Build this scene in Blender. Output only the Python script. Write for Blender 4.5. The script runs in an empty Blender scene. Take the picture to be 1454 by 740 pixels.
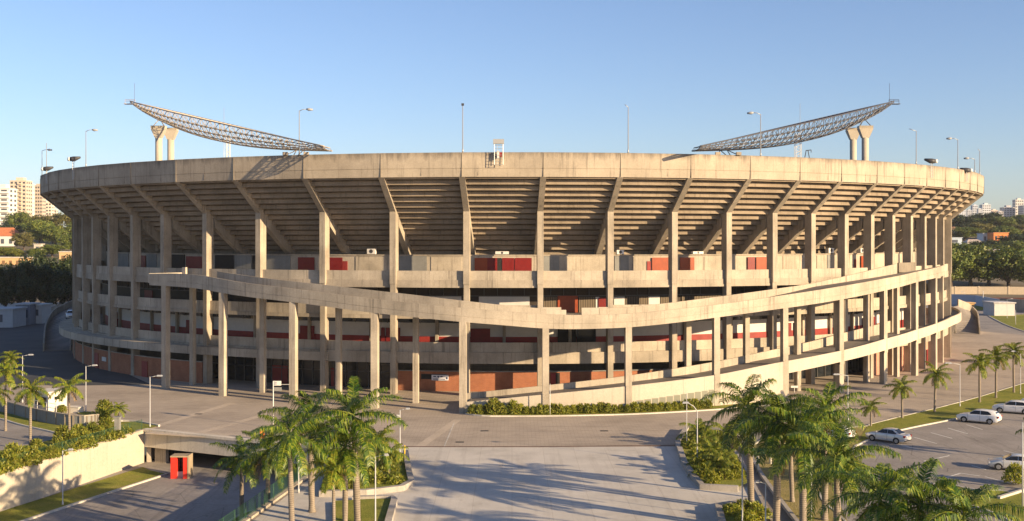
import bpy, bmesh, math, random
import numpy as np
from mathutils import Vector, Matrix
from mathutils.geometry import tessellate_polygon

sc = bpy.context.scene
COL = sc.collection
R = math.radians

# ------------------------------------------------------------------ camera
HC, F, HOR, CXP, DC = 22.2, 1608.0, 343.0, 727.0, 255.8      # eye height, focal length in photo pixels, horizon row, stadium axis, centre distance
cam = bpy.data.objects.new("camera", bpy.data.cameras.new("camera"))
COL.objects.link(cam)
cam.location = (0, 0, HC)
cam.rotation_euler = (R(90), 0, 0)
cam.data.sensor_width = 36
cam.data.lens = 36 * F / 1454
cam.data.shift_y = -(370 - HOR) / 1454
cam.data.clip_start = 1
cam.data.clip_end = 20000
sc.camera = cam

# ------------------------------------------------------------------ light
SUN_AZ, SUN_EL = 124.0, 15.0          # degrees clockwise from +Y; elevation
w = bpy.data.worlds.new("World"); sc.world = w; w.use_nodes = True
nt = w.node_tree
sky = nt.nodes.new("ShaderNodeTexSky"); sky.sky_type = 'NISHITA'; sky.sun_disc = False
sky.sun_elevation = R(SUN_EL); sky.sun_rotation = R(SUN_AZ)
sky.altitude = 700; sky.air_density = 1.0; sky.dust_density = 1.0; sky.ozone_density = 3.6
bg = nt.nodes["Background"]; bg.inputs[1].default_value = 0.079
hs = nt.nodes.new("ShaderNodeHueSaturation"); hs.inputs["Saturation"].default_value = 0.97      # thin veil of city air
nt.links.new(sky.outputs[0], hs.inputs["Color"]); tn = nt.nodes.new('ShaderNodeMix'); tn.data_type = 'RGBA'; tn.blend_type = 'MULTIPLY'; tn.inputs[0].default_value = 1.0; tn.inputs[7].default_value = (1.08, 0.985, 1.03, 1)
nt.links.new(hs.outputs[0], tn.inputs[6]); nt.links.new(tn.outputs[2], bg.inputs[0])
sl = bpy.data.lights.new("sun", 'SUN'); sl.energy = 5.0; sl.angle = R(0.5); sl.color = (1.0, 0.748, 0.455)
sun = bpy.data.objects.new("sun", sl); COL.objects.link(sun)
_d = Vector((math.sin(R(SUN_AZ)) * math.cos(R(SUN_EL)), math.cos(R(SUN_AZ)) * math.cos(R(SUN_EL)), math.sin(R(SUN_EL))))
sun.rotation_euler = _d.to_track_quat('Z', 'Y').to_euler()
sun.location = _d * 300

sc.view_settings.view_transform = 'Standard'
sc.view_settings.look = 'None'
sc.view_settings.exposure = 1.16
sc.view_settings.gamma = 1.0
sc.cycles.max_bounces = 6
sc.cycles.transparent_max_bounces = 8

# ------------------------------------------------------------------ mesh helpers
def tag(o, label=None, cat=None, group=None, kind=None):
    if label: o["label"] = label
    if cat: o["category"] = cat
    if group: o["group"] = group
    if kind: o["kind"] = kind
    return o

def world_loc(o):
    v = Vector((0, 0, 0))
    while o is not None:
        v = v + Vector(o.location); o = o.parent
    return v

def empty(name, loc=(0, 0, 0), rz=0.0):
    o = bpy.data.objects.new(name, None); COL.objects.link(o)
    o.empty_display_size = 0.5
    o.location = loc; o.rotation_euler = (0, 0, rz)
    return o

class MB:
    """collects faces, links them as one mesh object"""
    def __init__(self): self.v = []; self.f = []; self.s = []; self.marks = []
    def use(self, idx): self.marks.append((len(self.f), idx)); return self      # material slot of the faces that follow
    def add(self, vs, fs, smooth=False):
        n = len(self.v); self.v += [tuple(p) for p in vs]
        self.f += [tuple(i + n for i in f) for f in fs]; self.s += [smooth] * len(fs)
        return self
    def hexa(self, b, t):          # four bottom points (ccw from above), four top points
        return self.add(list(b) + list(t), [(3, 2, 1, 0), (4, 5, 6, 7), (0, 1, 5, 4), (1, 2, 6, 5), (2, 3, 7, 6), (3, 0, 4, 7)])
    def box(self, x0, x1, y0, y1, z0, z1):
        return self.hexa([(x0, y0, z0), (x1, y0, z0), (x1, y1, z0), (x0, y1, z0)], [(x0, y0, z1), (x1, y0, z1), (x1, y1, z1), (x0, y1, z1)])
    def obox(self, c, ax, ay, z0, z1, hx, hy):   # box with horizontal axes ax, ay (2d unit), half sizes
        p = []
        for sx, sy in ((-1, -1), (1, -1), (1, 1), (-1, 1)):
            p.append((c[0] + ax[0] * sx * hx + ay[0] * sy * hy, c[1] + ax[1] * sx * hx + ay[1] * sy * hy))
        return self.hexa([(q[0], q[1], z0) for q in p], [(q[0], q[1], z1) for q in p])
    def rbox(self, ph, wid, r0, r1, z0, z1):     # box on a radius of the stadium
        n = (math.sin(ph), -math.cos(ph)); t = (math.cos(ph), math.sin(ph)); rm = (r0 + r1) / 2
        return self.obox((rm * n[0], DC + rm * n[1]), t, n, z0, z1, wid / 2, (r1 - r0) / 2) if False else self._rb(rm, n, t, wid, r0, r1, z0, z1)
    def _rb(self, rm, n, t, wid, r0, r1, z0, z1):
        p = []
        for a, r in ((-1, r1), (1, r1), (1, r0), (-1, r0)):
            p.append((n[0] * r + t[0] * a * wid / 2, DC + n[1] * r + t[1] * a * wid / 2))
        return self.hexa([(q[0], q[1], z0) for q in p], [(q[0], q[1], z1) for q in p])
    def tube(self, pts, rads, n=8, cap=True, smooth=True):
        pts = [Vector(p) for p in pts]
        if not hasattr(rads, '__len__'): rads = [rads] * len(pts)
        base = len(self.v); up = Vector((0, 0, 1)); prev = None
        for i, p in enumerate(pts):
            d = (pts[min(i + 1, len(pts) - 1)] - pts[max(i - 1, 0)]).normalized()
            if prev is None:
                a = d.cross(up)
                if a.length < 1e-3: a = d.cross(Vector((1, 0, 0)))
            else: a = prev - d * prev.dot(d)
            a.normalize(); prev = a; b = d.cross(a)
            for k in range(n):
                th = 2 * math.pi * k / n
                self.v.append(tuple(p + (a * math.cos(th) + b * math.sin(th)) * rads[i]))
        for i in range(len(pts) - 1):
            for k in range(n):
                a0 = base + i * n + k; a1 = base + i * n + (k + 1) % n
                self.f.append((a0, a1, a1 + n, a0 + n)); self.s.append(smooth)
        if cap:
            self.f.append(tuple(base + k for k in range(n))[::-1]); self.s.append(False)
            e = base + (len(pts) - 1) * n
            self.f.append(tuple(e + k for k in range(n))); self.s.append(False)
        return self
    def bar(self, p0, p1, r, n=4): return self.tube([p0, p1], r, n, smooth=False)
    def ring(self, prof, phis, close=True, cap=True, smooth=False, full=False):
        """sweep a closed profile [(r,z)] (or a function of the angle) round the stadium axis"""
        base = len(self.v); P = None
        for ph in phis:
            pr = prof(ph) if callable(prof) else prof
            P = len(pr)
            for r, z in pr: self.v.append((r * math.sin(ph), DC - r * math.cos(ph), z))
        m = len(phis)
        for i in range(m if full else m - 1):
            j = (i + 1) % m
            for k in range(P if close else P - 1):
                l = (k + 1) % P
                self.f.append((base + i * P + k, base + j * P + k, base + j * P + l, base + i * P + l)); self.s.append(smooth)
        if close and cap and not full:
            self.f.append(tuple(base + k for k in range(P))); self.s.append(False)
            self.f.append(tuple(base + (m - 1) * P + k for k in range(P))[::-1]); self.s.append(False)
        return self
    def poly(self, pts, z, holes=()):
        rings = [[Vector((p[0], p[1], 0)) for p in pts]] + [[Vector((p[0], p[1], 0)) for p in h] for h in holes]
        flat = [q for r_ in rings for q in r_]
        zz = z if callable(z) else (lambda x, y: z)
        tris = tessellate_polygon(rings)
        vs = [(q.x, q.y, zz(q.x, q.y)) for q in flat]; fs = []
        for t in tris:
            a, b, c = (flat[i] for i in t)
            fs.append(tuple(t) if (b - a).cross(c - a).z > 0 else tuple(t[::-1]))
        return self.add(vs, fs)
    def prism(self, pts, z0, z1):
        n = len(pts)
        area = sum(pts[i][0] * pts[(i + 1) % n][1] - pts[(i + 1) % n][0] * pts[i][1] for i in range(n))
        if area < 0: pts = pts[::-1]
        self.poly(pts, z1)
        vs = [(p[0], p[1], z0) for p in pts] + [(p[0], p[1], z1) for p in pts]
        return self.add(vs, [(i, (i + 1) % n, n + (i + 1) % n, n + i) for i in range(n)])
    def strip(self, pts, wid, z0, z1, zf=None):   # a wall or kerb along a polyline; z may follow zf(x,y)
        pts = [Vector((p[0], p[1])) for p in pts]; L = []; Rr = []
        for i, p in enumerate(pts):
            d = (pts[min(i + 1, len(pts) - 1)] - pts[max(i - 1, 0)]).normalized(); nrm = Vector((-d.y, d.x)) * wid / 2
            L.append(p + nrm); Rr.append(p - nrm)
        for i in range(len(pts) - 1):
            g = (lambda q: zf(q.x, q.y)) if zf else (lambda q: 0)
            q = [Rr[i], Rr[i + 1], L[i + 1], L[i]]
            self.hexa([(a.x, a.y, z0 + g(a)) for a in q], [(a.x, a.y, z1 + g(a)) for a in q])
        return self
    def build(self, name, mat, parent=None, loc=None):
        me = bpy.data.meshes.new(name)
        o = bpy.data.objects.new(name, me); COL.objects.link(o)
        org = Vector((0, 0, 0))
        if parent is not None: o.parent = parent; org = world_loc(parent)
        if loc is not None:
            org = Vector(loc); o.location = org if parent is None else org - world_loc(parent)
        me.from_pydata([(a[0] - org.x, a[1] - org.y, a[2] - org.z) for a in self.v], [], self.f)
        me.polygons.foreach_set("use_smooth", self.s)
        bm = bmesh.new(); bm.from_mesh(me); bmesh.ops.recalc_face_normals(bm, faces=bm.faces) if len(self.f) < 20000 else None
        bm.to_mesh(me); bm.free()
        for mm in (mat if isinstance(mat, (list, tuple)) else [mat]):
            if mm: me.materials.append(mm)
        if self.marks:
            idx = np.zeros(len(self.f), dtype=np.int32)
            for st_, k in self.marks: idx[st_:] = k
            me.polygons.foreach_set("material_index", idx)
        me.update()
        return o

def copy_thing(root, loc, rz=0.0, label=None, scale=None):
    c = root.copy(); COL.objects.link(c); c.location = loc; c.rotation_euler = (0, 0, rz)
    if scale: c.scale = (scale, scale, scale) if not hasattr(scale, '__len__') else scale
    if label: c["label"] = label
    for ch in list(root.children):
        k = ch.copy(); COL.objects.link(k); k.parent = c
        for g in list(ch.children):
            q = g.copy(); COL.objects.link(q); q.parent = k
    return c

def G(x, y, z=0.0):
    """a spot of the ground at height z, found from its place in the photograph"""
    d = (HC - z) * F / (y - HOR)
    return ((x - CXP) * d / F, d)
def P3(x, y, d): return ((x - CXP) * d / F, d, HC - (y - HOR) * d / F)
def PHI(x, r):
    t = (x - CXP) / F
    s = t * DC / (r * math.sqrt(1 + t * t))
    return math.asin(max(-1, min(1, s))) - math.atan(t)
def ZR(x, y, r):
    d = DC - r * math.cos(PHI(x, r)); return HC - (y - HOR) * d / F
def pol(r, ph, z=0.0): return (r * math.sin(ph), DC - r * math.cos(ph), z)

# ------------------------------------------------------------------ materials
class N:
    def __init__(self, name, rough=0.8, spec=0.3):
        self.m = bpy.data.materials.new(name); self.m.use_nodes = True
        self.t = self.m.node_tree; self.b = self.t.nodes["Principled BSDF"]
        self.b.inputs["Roughness"].default_value = rough
        self.b.inputs["Specular IOR Level"].default_value = spec
        self._c = None
    def n(self, typ, **kw):
        nd = self.t.nodes.new(typ)
        for k, v in kw.items(): setattr(nd, k, v)
        return nd
    def l(self, a, b): self.t.links.new(a, b)
    def coord(self, scale=(1, 1, 1), kind="Object"):
        tc = self.n("ShaderNodeTexCoord"); mp = self.n("ShaderNodeMapping")
        mp.inputs["Scale"].default_value = scale
        self.l(tc.outputs[kind], mp.inputs[0]); return mp.outputs[0]
    def noise(self, scale, sc3=(1, 1, 1), detail=4, rough=0.6, kind="Object"):
        nz = self.n("ShaderNodeTexNoise"); nz.inputs["Scale"].default_value = scale
        nz.inputs["Detail"].default_value = detail; nz.inputs["Roughness"].default_value = rough
        self.l(self.coord(sc3, kind), nz.inputs["Vector"]); return nz.outputs["Fac"]
    def ramp(self, fac, stops):
        r = self.n("ShaderNodeValToRGB"); e = r.color_ramp.elements
        while len(e) > len(stops): e.remove(e[-1])
        while len(e) < len(stops): e.new(0.5)
        for i, (p, c) in enumerate(stops):
            e[i].position = p; e[i].color = (c[0], c[1], c[2], 1) if hasattr(c, '__len__') else (c, c, c, 1)
        self.l(fac, r.inputs[0]); return r.outputs[0]
    def mix(self, a, b, fac, mode='MIX'):
        m = self.n("ShaderNodeMix", data_type='RGBA', blend_type=mode)
        for sock, v in ((m.inputs[6], a), (m.inputs[7], b), (m.inputs[0], fac)):
            if hasattr(v, 'is_linked') or hasattr(v, 'links'): self.l(v, sock)
            elif hasattr(v, '__len__'): sock.default_value = (v[0], v[1], v[2], 1)
            else: sock.default_value = v
        return m.outputs[2]
    def color(self, c):
        if hasattr(c, 'links'): self.l(c, self.b.inputs["Base Color"])
        else: self.b.inputs["Base Color"].default_value = (c[0], c[1], c[2], 1)
        return self
    def bump(self, h, strength=0.3, dist=0.05):
        b = self.n("ShaderNodeBump"); b.inputs["Strength"].default_value = strength; b.inputs["Distance"].default_value = dist
        self.l(h, b.inputs["Height"]); self.l(b.outputs[0], self.b.inputs["Normal"]); return self

def plain(name, c, rough=0.6, spec=0.3, metal=0.0, var=0.0):
    n = N(name, rough, spec); n.b.inputs["Metallic"].default_value = metal
    if var: n.color(n.ramp(n.noise(1.3, detail=6), [(0.3, [x * (1 - var) for x in c]), (0.7, [min(1, x * (1 + var)) for x in c])]))
    else: n.color(c)
    return n.m

def concrete(name, c, streak=0.35, blotch=0.18, grime=(0.10, 0.085, 0.07), seam=None):
    n = N(name, 0.88, 0.2)
    big = n.noise(0.22, detail=5)
    col = n.ramp(big, [(0.3, [x * (1 - blotch) for x in c]), (0.7, [min(1, x * (1 + blotch)) for x in c])])
    fine = n.noise(5.0, detail=5)
    col = n.mix(col, n.ramp(fine, [(0.3, 0.82), (0.7, 1.06)]), 0.7, 'MULTIPLY')
    st = n.noise(1.0, (2.2, 2.2, 0.10), detail=8, rough=0.72)
    mask = n.ramp(st, [(0.53, 0.0), (0.66, 1.0)])
    sm = n.n("ShaderNodeMath", operation='MULTIPLY'); n.l(mask, sm.inputs[0]); sm.inputs[1].default_value = streak
    col = n.mix(col, grime, sm.outputs[0])
    spot = n.ramp(n.noise(0.55, (1, 1, 0.5), detail=9, rough=0.75), [(0.60, 0.0), (0.70, 0.45)])
    col = n.mix(col, [x * 0.55 for x in c], spot)
    n.color(col); n.bump(fine, 0.25, 0.03)
    return n

def rim_concrete():
    n = concrete("rim_concrete", (0.377, 0.322, 0.247), 0.48)
    # dark weather stains that run down from the coping
    tc = n.n("ShaderNodeTexCoord"); sp = n.n("ShaderNodeSeparateXYZ"); n.l(tc.outputs["Object"], sp.inputs[0])
    mr = n.n("ShaderNodeMapRange"); mr.inputs[1].default_value = 33.1; mr.inputs[2].default_value = 34.6
    n.l(sp.outputs[2], mr.inputs[0])
    st = n.noise(1.0, (0.9, 0.9, 0.16), detail=8, rough=0.75)
    ad = n.n("ShaderNodeMath", operation='MULTIPLY_ADD'); n.l(mr.outputs[0], ad.inputs[0]); ad.inputs[1].default_value = 0.36; n.l(st, ad.inputs[2])
    msk = n.ramp(ad.outputs[0], [(0.66, 0.0), (0.95, 0.75)])
    old = n.b.inputs["Base Color"].links[0].from_socket
    n.color(n.mix(old, (0.10, 0.085, 0.07), msk))
    return n.m

M = {}
M['rim'] = rim_concrete()
M['conc'] = concrete("facade_concrete", (0.348, 0.302, 0.237), 0.6, 0.28).m
M['conc_light'] = concrete("parapet_concrete", (0.392, 0.343, 0.270), 0.58, 0.24).m
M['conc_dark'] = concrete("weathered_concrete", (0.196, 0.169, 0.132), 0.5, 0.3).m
M['conc_grey'] = concrete("grey_concrete", (0.22, 0.22, 0.205), 0.3, 0.2).m
M['conc_wall'] = concrete("cream_render", (0.461, 0.410, 0.330), 0.18, 0.10).m
M['fascia'] = concrete('pale_fascia_concrete', (0.60, 0.55, 0.46), 0.35, 0.15).m
M['deck'] = concrete("ramp_deck", (0.196, 0.174, 0.154), 0.1, 0.25).m
M['white_wall'] = plain("white_plaster", (0.56, 0.54, 0.50), 0.8, var=0.06)
M['red_paint'] = plain("dark_red_paint", (0.24, 0.028, 0.022), 0.55, var=0.15)
M['red_door'] = plain("red_door_paint", (0.16, 0.010, 0.008), 0.45, var=0.15)
M['orange_door'] = plain("orange_door_tone", (0.26, 0.05, 0.014), 0.5, var=0.15)  # own colour of the landing door; sunlight put into the red gallery doors
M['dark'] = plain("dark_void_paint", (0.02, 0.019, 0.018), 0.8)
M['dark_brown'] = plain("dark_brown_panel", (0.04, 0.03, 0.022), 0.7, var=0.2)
M['glass'] = plain("dark_glass", (0.012, 0.015, 0.018), 0.12, 0.5)
M['mullion'] = plain("mullion_metal", (0.09, 0.085, 0.08), 0.5, metal=0.3)
M['steel_white'] = plain("white_steel", (0.60, 0.58, 0.54), 0.5, var=0.1)
M['galv'] = plain("galvanised_steel", (0.40, 0.41, 0.41), 0.45, metal=0.4)
M['steel_dark'] = plain("dark_steel", (0.06, 0.06, 0.065), 0.5, metal=0.3)
M['maroon_door'] = plain('maroon_door_paint', (0.17, 0.014, 0.012), 0.5, var=0.15)
M['pole'] = plain('lamp_pole_paint', (0.46, 0.46, 0.45), 0.5)
M['lamp'] = plain("lamp_housing", (0.30, 0.31, 0.32), 0.45)
M['lamp_dark'] = plain("dark_lamp_housing", (0.05, 0.05, 0.055), 0.5)
M['lens'] = plain("lamp_lens", (0.65, 0.65, 0.62), 0.2, 0.5)

def brick_mat(name, c1, c2, mortar, bw=0.4, bh=0.1, kindscale=1.0):
    n = N(name, 0.85, 0.2)
    # polar wrap: arc length round the stadium and height
    tc = n.n("ShaderNodeTexCoord"); sp = n.n("ShaderNodeSeparateXYZ"); n.l(tc.outputs["Object"], sp.inputs[0])
    at = n.n("ShaderNodeMath", operation='ARCTAN2'); n.l(sp.outputs[0], at.inputs[0])
    neg = n.n("ShaderNodeMath", operation='MULTIPLY'); n.l(sp.outputs[1], neg.inputs[0]); neg.inputs[1].default_value = -1
    n.l(neg.outputs[0], at.inputs[1])
    arc = n.n("ShaderNodeMath", operation='MULTIPLY'); n.l(at.outputs[0], arc.inputs[0]); arc.inputs[1].default_value = 90
    cb = n.n("ShaderNodeCombineXYZ"); n.l(arc.outputs[0], cb.inputs[0]); n.l(sp.outputs[2], cb.inputs[1])
    br = n.n("ShaderNodeTexBrick"); n.l(cb.outputs[0], br.inputs["Vector"])
    br.inputs["Color1"].default_value = (*c1, 1); br.inputs["Color2"].default_value = (*c2, 1); br.inputs["Mortar"].default_value = (*mortar, 1)
    br.inputs["Scale"].default_value = 1; br.inputs["Brick Width"].default_value = bw; br.inputs["Row Height"].default_value = bh
    br.inputs["Mortar Size"].default_value = 0.012
    nz = n.noise(0.7, (1, 1, 0.6), detail=6)
    n.color(n.mix(br.outputs[0], n.ramp(nz, [(0.3, 0.72), (0.7, 1.1)]), 0.8, 'MULTIPLY'))
    return n.m
M['brick'] = brick_mat("red_brick", (0.36, 0.135, 0.068), (0.31, 0.11, 0.058), (0.31, 0.19, 0.12), 0.5, 0.14)
M['brick_pink'] = brick_mat("pinkish_brick", (0.46, 0.235, 0.165), (0.42, 0.205, 0.14), (0.40, 0.27, 0.20), 0.5, 0.14)
# ================================================================== THE STADIUM
ROOT = tag(empty("stadium", (0, DC, 0)), "huge round raw concrete football stadium with sloping ribs under its rim and ramps in front", "stadium")
COLX = [117.5, 131.7, 155, 187.6, 231, 291, 366.8, 458, 557.8, 662.3, 767.4, 867, 958, 1035, 1100, 1154.5, 1201.5, 1238.4, 1268.4, 1294, 1313.4, 1328.4, 1339.3]
CPH = [PHI(x, 92.6) for x in COLX]
while CPH[-1] < 2.1: CPH.append(CPH[-1] + 0.112)
while CPH[0] > -2.1: CPH.insert(0, CPH[0] - 0.112)
ALLP = list(CPH)
_n = int((2 * math.pi - (CPH[-1] - CPH[0])) / 0.112)
RIMP = CPH + [CPH[-1] + (2 * math.pi - CPH[-1] + CPH[0]) * k / (_n + 1) for k in range(1, _n + 1)]

# rim: flat panels from rib to rib, a fine horizontal joint at two thirds
m = MB()
m.ring([(98.4, 31.2), (98.46, 32.30), (98.40, 32.33), (98.40, 32.37), (98.46, 32.40), (98.5, 34.55), (98.4, 34.62), (97.7, 34.62), (97.7, 32.4), (97.0, 31.5)], RIMP, full=True)
m.use(1)
for ph in CPH:
    m.rbox(ph, 0.05, 98.3, 98.53, 31.25, 34.5)
for a, b in zip(CPH[:-1], CPH[1:]):
    for t in random.Random(int(a * 977)).sample((0.2, 0.33, 0.5, 0.67, 0.8), random.Random(int(a * 771)).choice((0, 1, 1, 2))):
        ph = a + (b - a) * t; rr = 98.46 * math.cos((b - a) / 2) / math.cos((b - a) * (t - 0.5))
        m.rbox(ph, 0.025, rr - 0.1, rr + 0.010, random.Random(int(a * 331 + t * 10)).choice((31.4, 32.5)), 34.4)
rim = m.build("rim_parapet", [M['rim'], M['conc_dark']], ROOT)

# stepped underside of the seating
NS = 15; r0, z0, r1, z1 = 82.5, 20.2, 98.0, 31.75
lower = []; upper = []
for k in range(NS):
    ra, rb = r0 + (r1 - r0) * k / NS, r0 + (r1 - r0) * (k + 1) / NS
    za, zb = z0 + (z1 - z0) * k / NS, z0 + (z1 - z0) * (k + 1) / NS
    lower += [(ra - 0.22, za + 0.002), (rb + 0.06, za), (rb + 0.06, za + 0.58), (rb - 0.22, za + 0.62)]
    upper += [(ra - 0.6, zb + 0.15)] + [(rb - 0.6, zb + 0.15)]
prof = lower + [(r1, z1 + 0.15)] + upper[::-1]
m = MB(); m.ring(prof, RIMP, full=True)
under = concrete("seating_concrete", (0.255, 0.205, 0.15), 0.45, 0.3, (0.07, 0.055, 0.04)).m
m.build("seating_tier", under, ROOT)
# lower seating bowl inside, out of sight from the street
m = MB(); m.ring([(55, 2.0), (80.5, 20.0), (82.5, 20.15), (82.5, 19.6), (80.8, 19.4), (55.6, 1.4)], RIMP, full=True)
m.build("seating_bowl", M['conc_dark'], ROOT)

# ribs and columns
for ph in CPH:
    m = MB(); n2 = (math.sin(ph), -math.cos(ph)); t2 = (math.cos(ph), math.sin(ph)); hw = 0.42
    pr = [(98.35, 31.18), (98.35, 32.3), (82.7, 21.0), (82.4, 19.3), (83.4, 19.0), (90.9, 24.4), (91.0, 25.9), (92.75, 26.6)]
    vs = [(n2[0] * r + t2[0] * s * hw, DC + n2[1] * r + t2[1] * s * hw, z) for s in (-1, 1) for r, z in pr]
    k = len(pr)
    m.add(vs, [tuple(range(k)), tuple(range(2 * k - 1, k - 1, -1))] + [(i, (i + 1) % k, k + (i + 1) % k, k + i) for i in range(k)])
    m.build("raker_beam", M['conc'], ROOT)
    m = MB()
    m.rbox(ph, 0.90, 91.25, 92.72, 16.0, 26.55)
    m.rbox(ph, 0.80, 91.4, 92.62, -0.05, 16.0)
    m.build("column", M['conc'], ROOT)

FULL = [2 * math.pi * k / 144 for k in range(144)]
def arc(a, b, step=0.02):
    n = max(2, int(abs(b - a) / step) + 1); return [a + (b - a) * i / (n - 1) for i in range(n)]

# floor slabs, with deep edge bands
for (ri, ro, za, zb) in ((81, 92.25, 15.5, 16.6), (81, 92.05, 10.95, 11.5), (81, 92.2, 4.5, 6.15)):
    MB().ring([(ri, za + 0.35), (ro - 0.5, za + 0.35), (ro - 0.5, za), (ro, za), (ro, zb - 0.004), (ro - 0.5, zb - 0.004), (ri, zb - 0.3)], FULL, full=True).build("floor_slab", M['conc'], ROOT)
# balcony parapets between the columns
for (ro, za, zb, lo, hi) in ((92.16, 16.6, 17.95, -9, 9), (91.9, 11.5, 12.95, -9, 9), (91.8, 6.15, 7.55, -9, 9)):
    m = MB()
    for a, b in zip(CPH[:-1], CPH[1:]):
        d = 0.44 / ro
        if zb == 12.95 and 740 < CXP + F * ro * math.sin((a + b) / 2) / (DC - ro * math.cos((a + b) / 2)) < 875:      # open at the ramp landing
            if m.f: m.build("balcony_parapet", M['conc_light'], ROOT); m = MB()
            continue
        m.ring([(ro - 0.2, za), (ro, za), (ro, zb), (ro - 0.2, zb)], arc(a + d, b - d, 0.04))
    m.build("balcony_parapet", M['conc_light'], ROOT)
# ledge round the lower storey: broad at the left end, dying into the slab edge
def ledge(ph):
    k = max(0.0, min(1.0, (-ph - 0.30) / 0.75)); ro = 92.4 + 2.6 * k
    return [(91.9, 4.75), (ro, 4.62), (ro, 5.85), (91.9, 5.98)]
MB().ring(ledge, arc(-2.0, -0.30, 0.03)).build("ledge", M['conc_light'], ROOT)

# back walls of the galleries ------------------------------------------------
def wallring(name, mat, r, za, zb, a, b, th=0.3, parent=ROOT):
    return MB().ring([(r - th, za), (r, za), (r, zb), (r - th, zb)], arc(a, b, 0.03)).build(name, mat, parent)
def bay(x0, x1, r): return PHI(x0, r), PHI(x1, r)
def panel(name, mat, x0, x1, r, za, zb, parent, th=0.12, label=None):
    a, b = bay(x0, x1, r)
    o = MB().ring([(r - th, za), (r, za), (r, zb), (r - th, zb)], arc(a, b, 0.05)).build(name, mat, parent)
    if label: o["label"] = label
    return o
def door(mat, x0, x1, r, za, zb, parent, label=None, leaves=2):
    o = panel("door", mat, x0, x1, r, za, zb, parent, 0.1, label)
    a, b = bay(x0, x1, r)
    return o
# dark closing wall behind everything
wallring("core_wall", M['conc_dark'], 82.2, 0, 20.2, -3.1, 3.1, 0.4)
# top gallery: grey panel wall with red doors
top = wallring("concourse_wall", M['conc_light'], 86.2, 16.3, 20.05, -2.0, 2.0)
MB().ring([(85.8, 20.05), (86.35, 20.05), (86.35, 20.22), (85.8, 20.22)], arc(-2, 2, 0.03)).build("coping", M['conc'], top)
for (x0, x1) in ((333, 357), (372, 412), (566, 606), (772, 794), (873, 893), (1145, 1153), (1175, 1180), (166, 182), (208, 222)):
    panel("wall_panel", M['conc_grey'], x0, x1, 86.3, 16.4, 20.0, top)
for (x0, x1) in ((505, 548), (612, 655), (800, 860), (898, 920), (1000, 1024), (1112, 1135), (1160, 1172)):
    panel("wall_panel", M['conc_light'], x0, x1, 86.28, 16.4, 19.9, top)
for (x0, x1, k) in ((195, 206, 0), (264, 287, 0), (423, 446, 0), (465, 486, 0), (674, 692, 1), (692, 706, 0), (706, 712, 2), (713, 730, 0), (731, 755, 0), (926, 951, 1), (966, 986, 1), (1062, 1072, 0), (1074, 1093, 1), (1223, 1233, 1)):
    d = door([M['red_door'], M['orange_door'], M['dark']][k], x0, x1, 86.45, 16.45, 19.75, top, ["deep red painted door", "red door toned orange as if sunlit", "open black doorway"][k])
for (x0, x1) in ((486.5, 493), (919, 924), (1214, 1216)):
    panel("sign_plate", M['red_paint'], x0, x1, 86.4, 17.2, 19.2, top)
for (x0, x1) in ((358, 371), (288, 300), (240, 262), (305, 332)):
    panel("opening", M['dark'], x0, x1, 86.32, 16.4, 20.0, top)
# middle gallery
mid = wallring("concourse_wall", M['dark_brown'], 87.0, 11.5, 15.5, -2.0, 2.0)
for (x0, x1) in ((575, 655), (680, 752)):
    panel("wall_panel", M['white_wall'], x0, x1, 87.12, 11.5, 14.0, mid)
louv = N("slatted_screen", 0.7); lw = louv.n("ShaderNodeTexWave", wave_type='BANDS', bands_direction='X'); lw.inputs["Scale"].default_value = 1.2
louv.l(louv.coord(), lw.inputs[0]); louv.color(louv.ramp(lw.outputs["Fac"], [(0.35, (0.05, 0.038, 0.026)), (0.65, (0.17, 0.13, 0.085))]))
for (x0, x1) in ((772, 791), (822, 845), (888, 920), (938, 950), (968, 1024), (1045, 1090), (1110, 1148), (1165, 1192)):
    panel("slatted_screen", louv.m, x0, x1, 87.15, 11.5, 13.9, mid)
for (x0, x1) in ((846, 851), (872, 887), (921, 937)):
    panel("wall_panel", M['white_wall'], x0, x1, 87.14, 11.5, 13.9, mid)
door(M['orange_door'], 792, 820.5, 87.3, 11.5, 14.1, mid, "wide brown orange sliding door at the landing")
door(M['red_door'], 850, 862, 87.3, 11.5, 13.8, mid)
door(M['red_door'], 205, 216, 87.3, 11.5, 13.8, mid)
m = MB()
for a, b in zip(CPH[:-1], CPH[1:]):
    for t in (0.2, 0.4, 0.6, 0.8): m.rbox(a + (b - a) * t, 0.09, 87.0, 87.2, 14.0, 15.5)
m.ring([(87.0, 14.0), (87.2, 14.0), (87.2, 14.14), (87.0, 14.14)], arc(-1.6, 1.6, 0.03))
m.build("window_frame", M['mullion'], mid)
# second gallery: white wall, dark red band, dark clerestory
low = wallring("concourse_wall", M['white_wall'], 86.6, 6.15, 10.0, -2.0, 2.0)
wallring("painted_band", M['red_paint'], 86.66, 6.15, 7.95, -2.0, 2.0, 0.05, low)
wallring("window_strip", M['glass'], 86.9, 10.0, 11.2, -2.0, 2.0, 0.2, low)
for (x0, x1) in ((264, 276), (426, 446), (668, 696), (548, 568), (541, 546), (1237, 1243), (1128, 1133), (1120, 1124), (1226, 1234), (1316, 1320), (160, 166)):
    door(M['maroon_door'], x0, x1, 86.85, 6.2, 9.2, low)
panel("roller_shutter", M['dark'], 792, 818, 86.8, 6.2, 9.9, low, label="black open doorway")
panel("window", M['glass'], 819, 846, 86.8, 6.8, 9.9, low)
m = MB()
for a, b in zip(CPH[:-1], CPH[1:]):
    for t in (0.25, 0.5, 0.75): m.rbox(a + (b - a) * t, 0.12, 86.7, 86.98, 9.95, 11.2)
    MB().rbox((a + b) / 2, 0.45, 86.4, 87.1, 6.2, 11.0).build('pier', M['conc'], low)
m.build("window_frame", M['mullion'], low)
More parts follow.
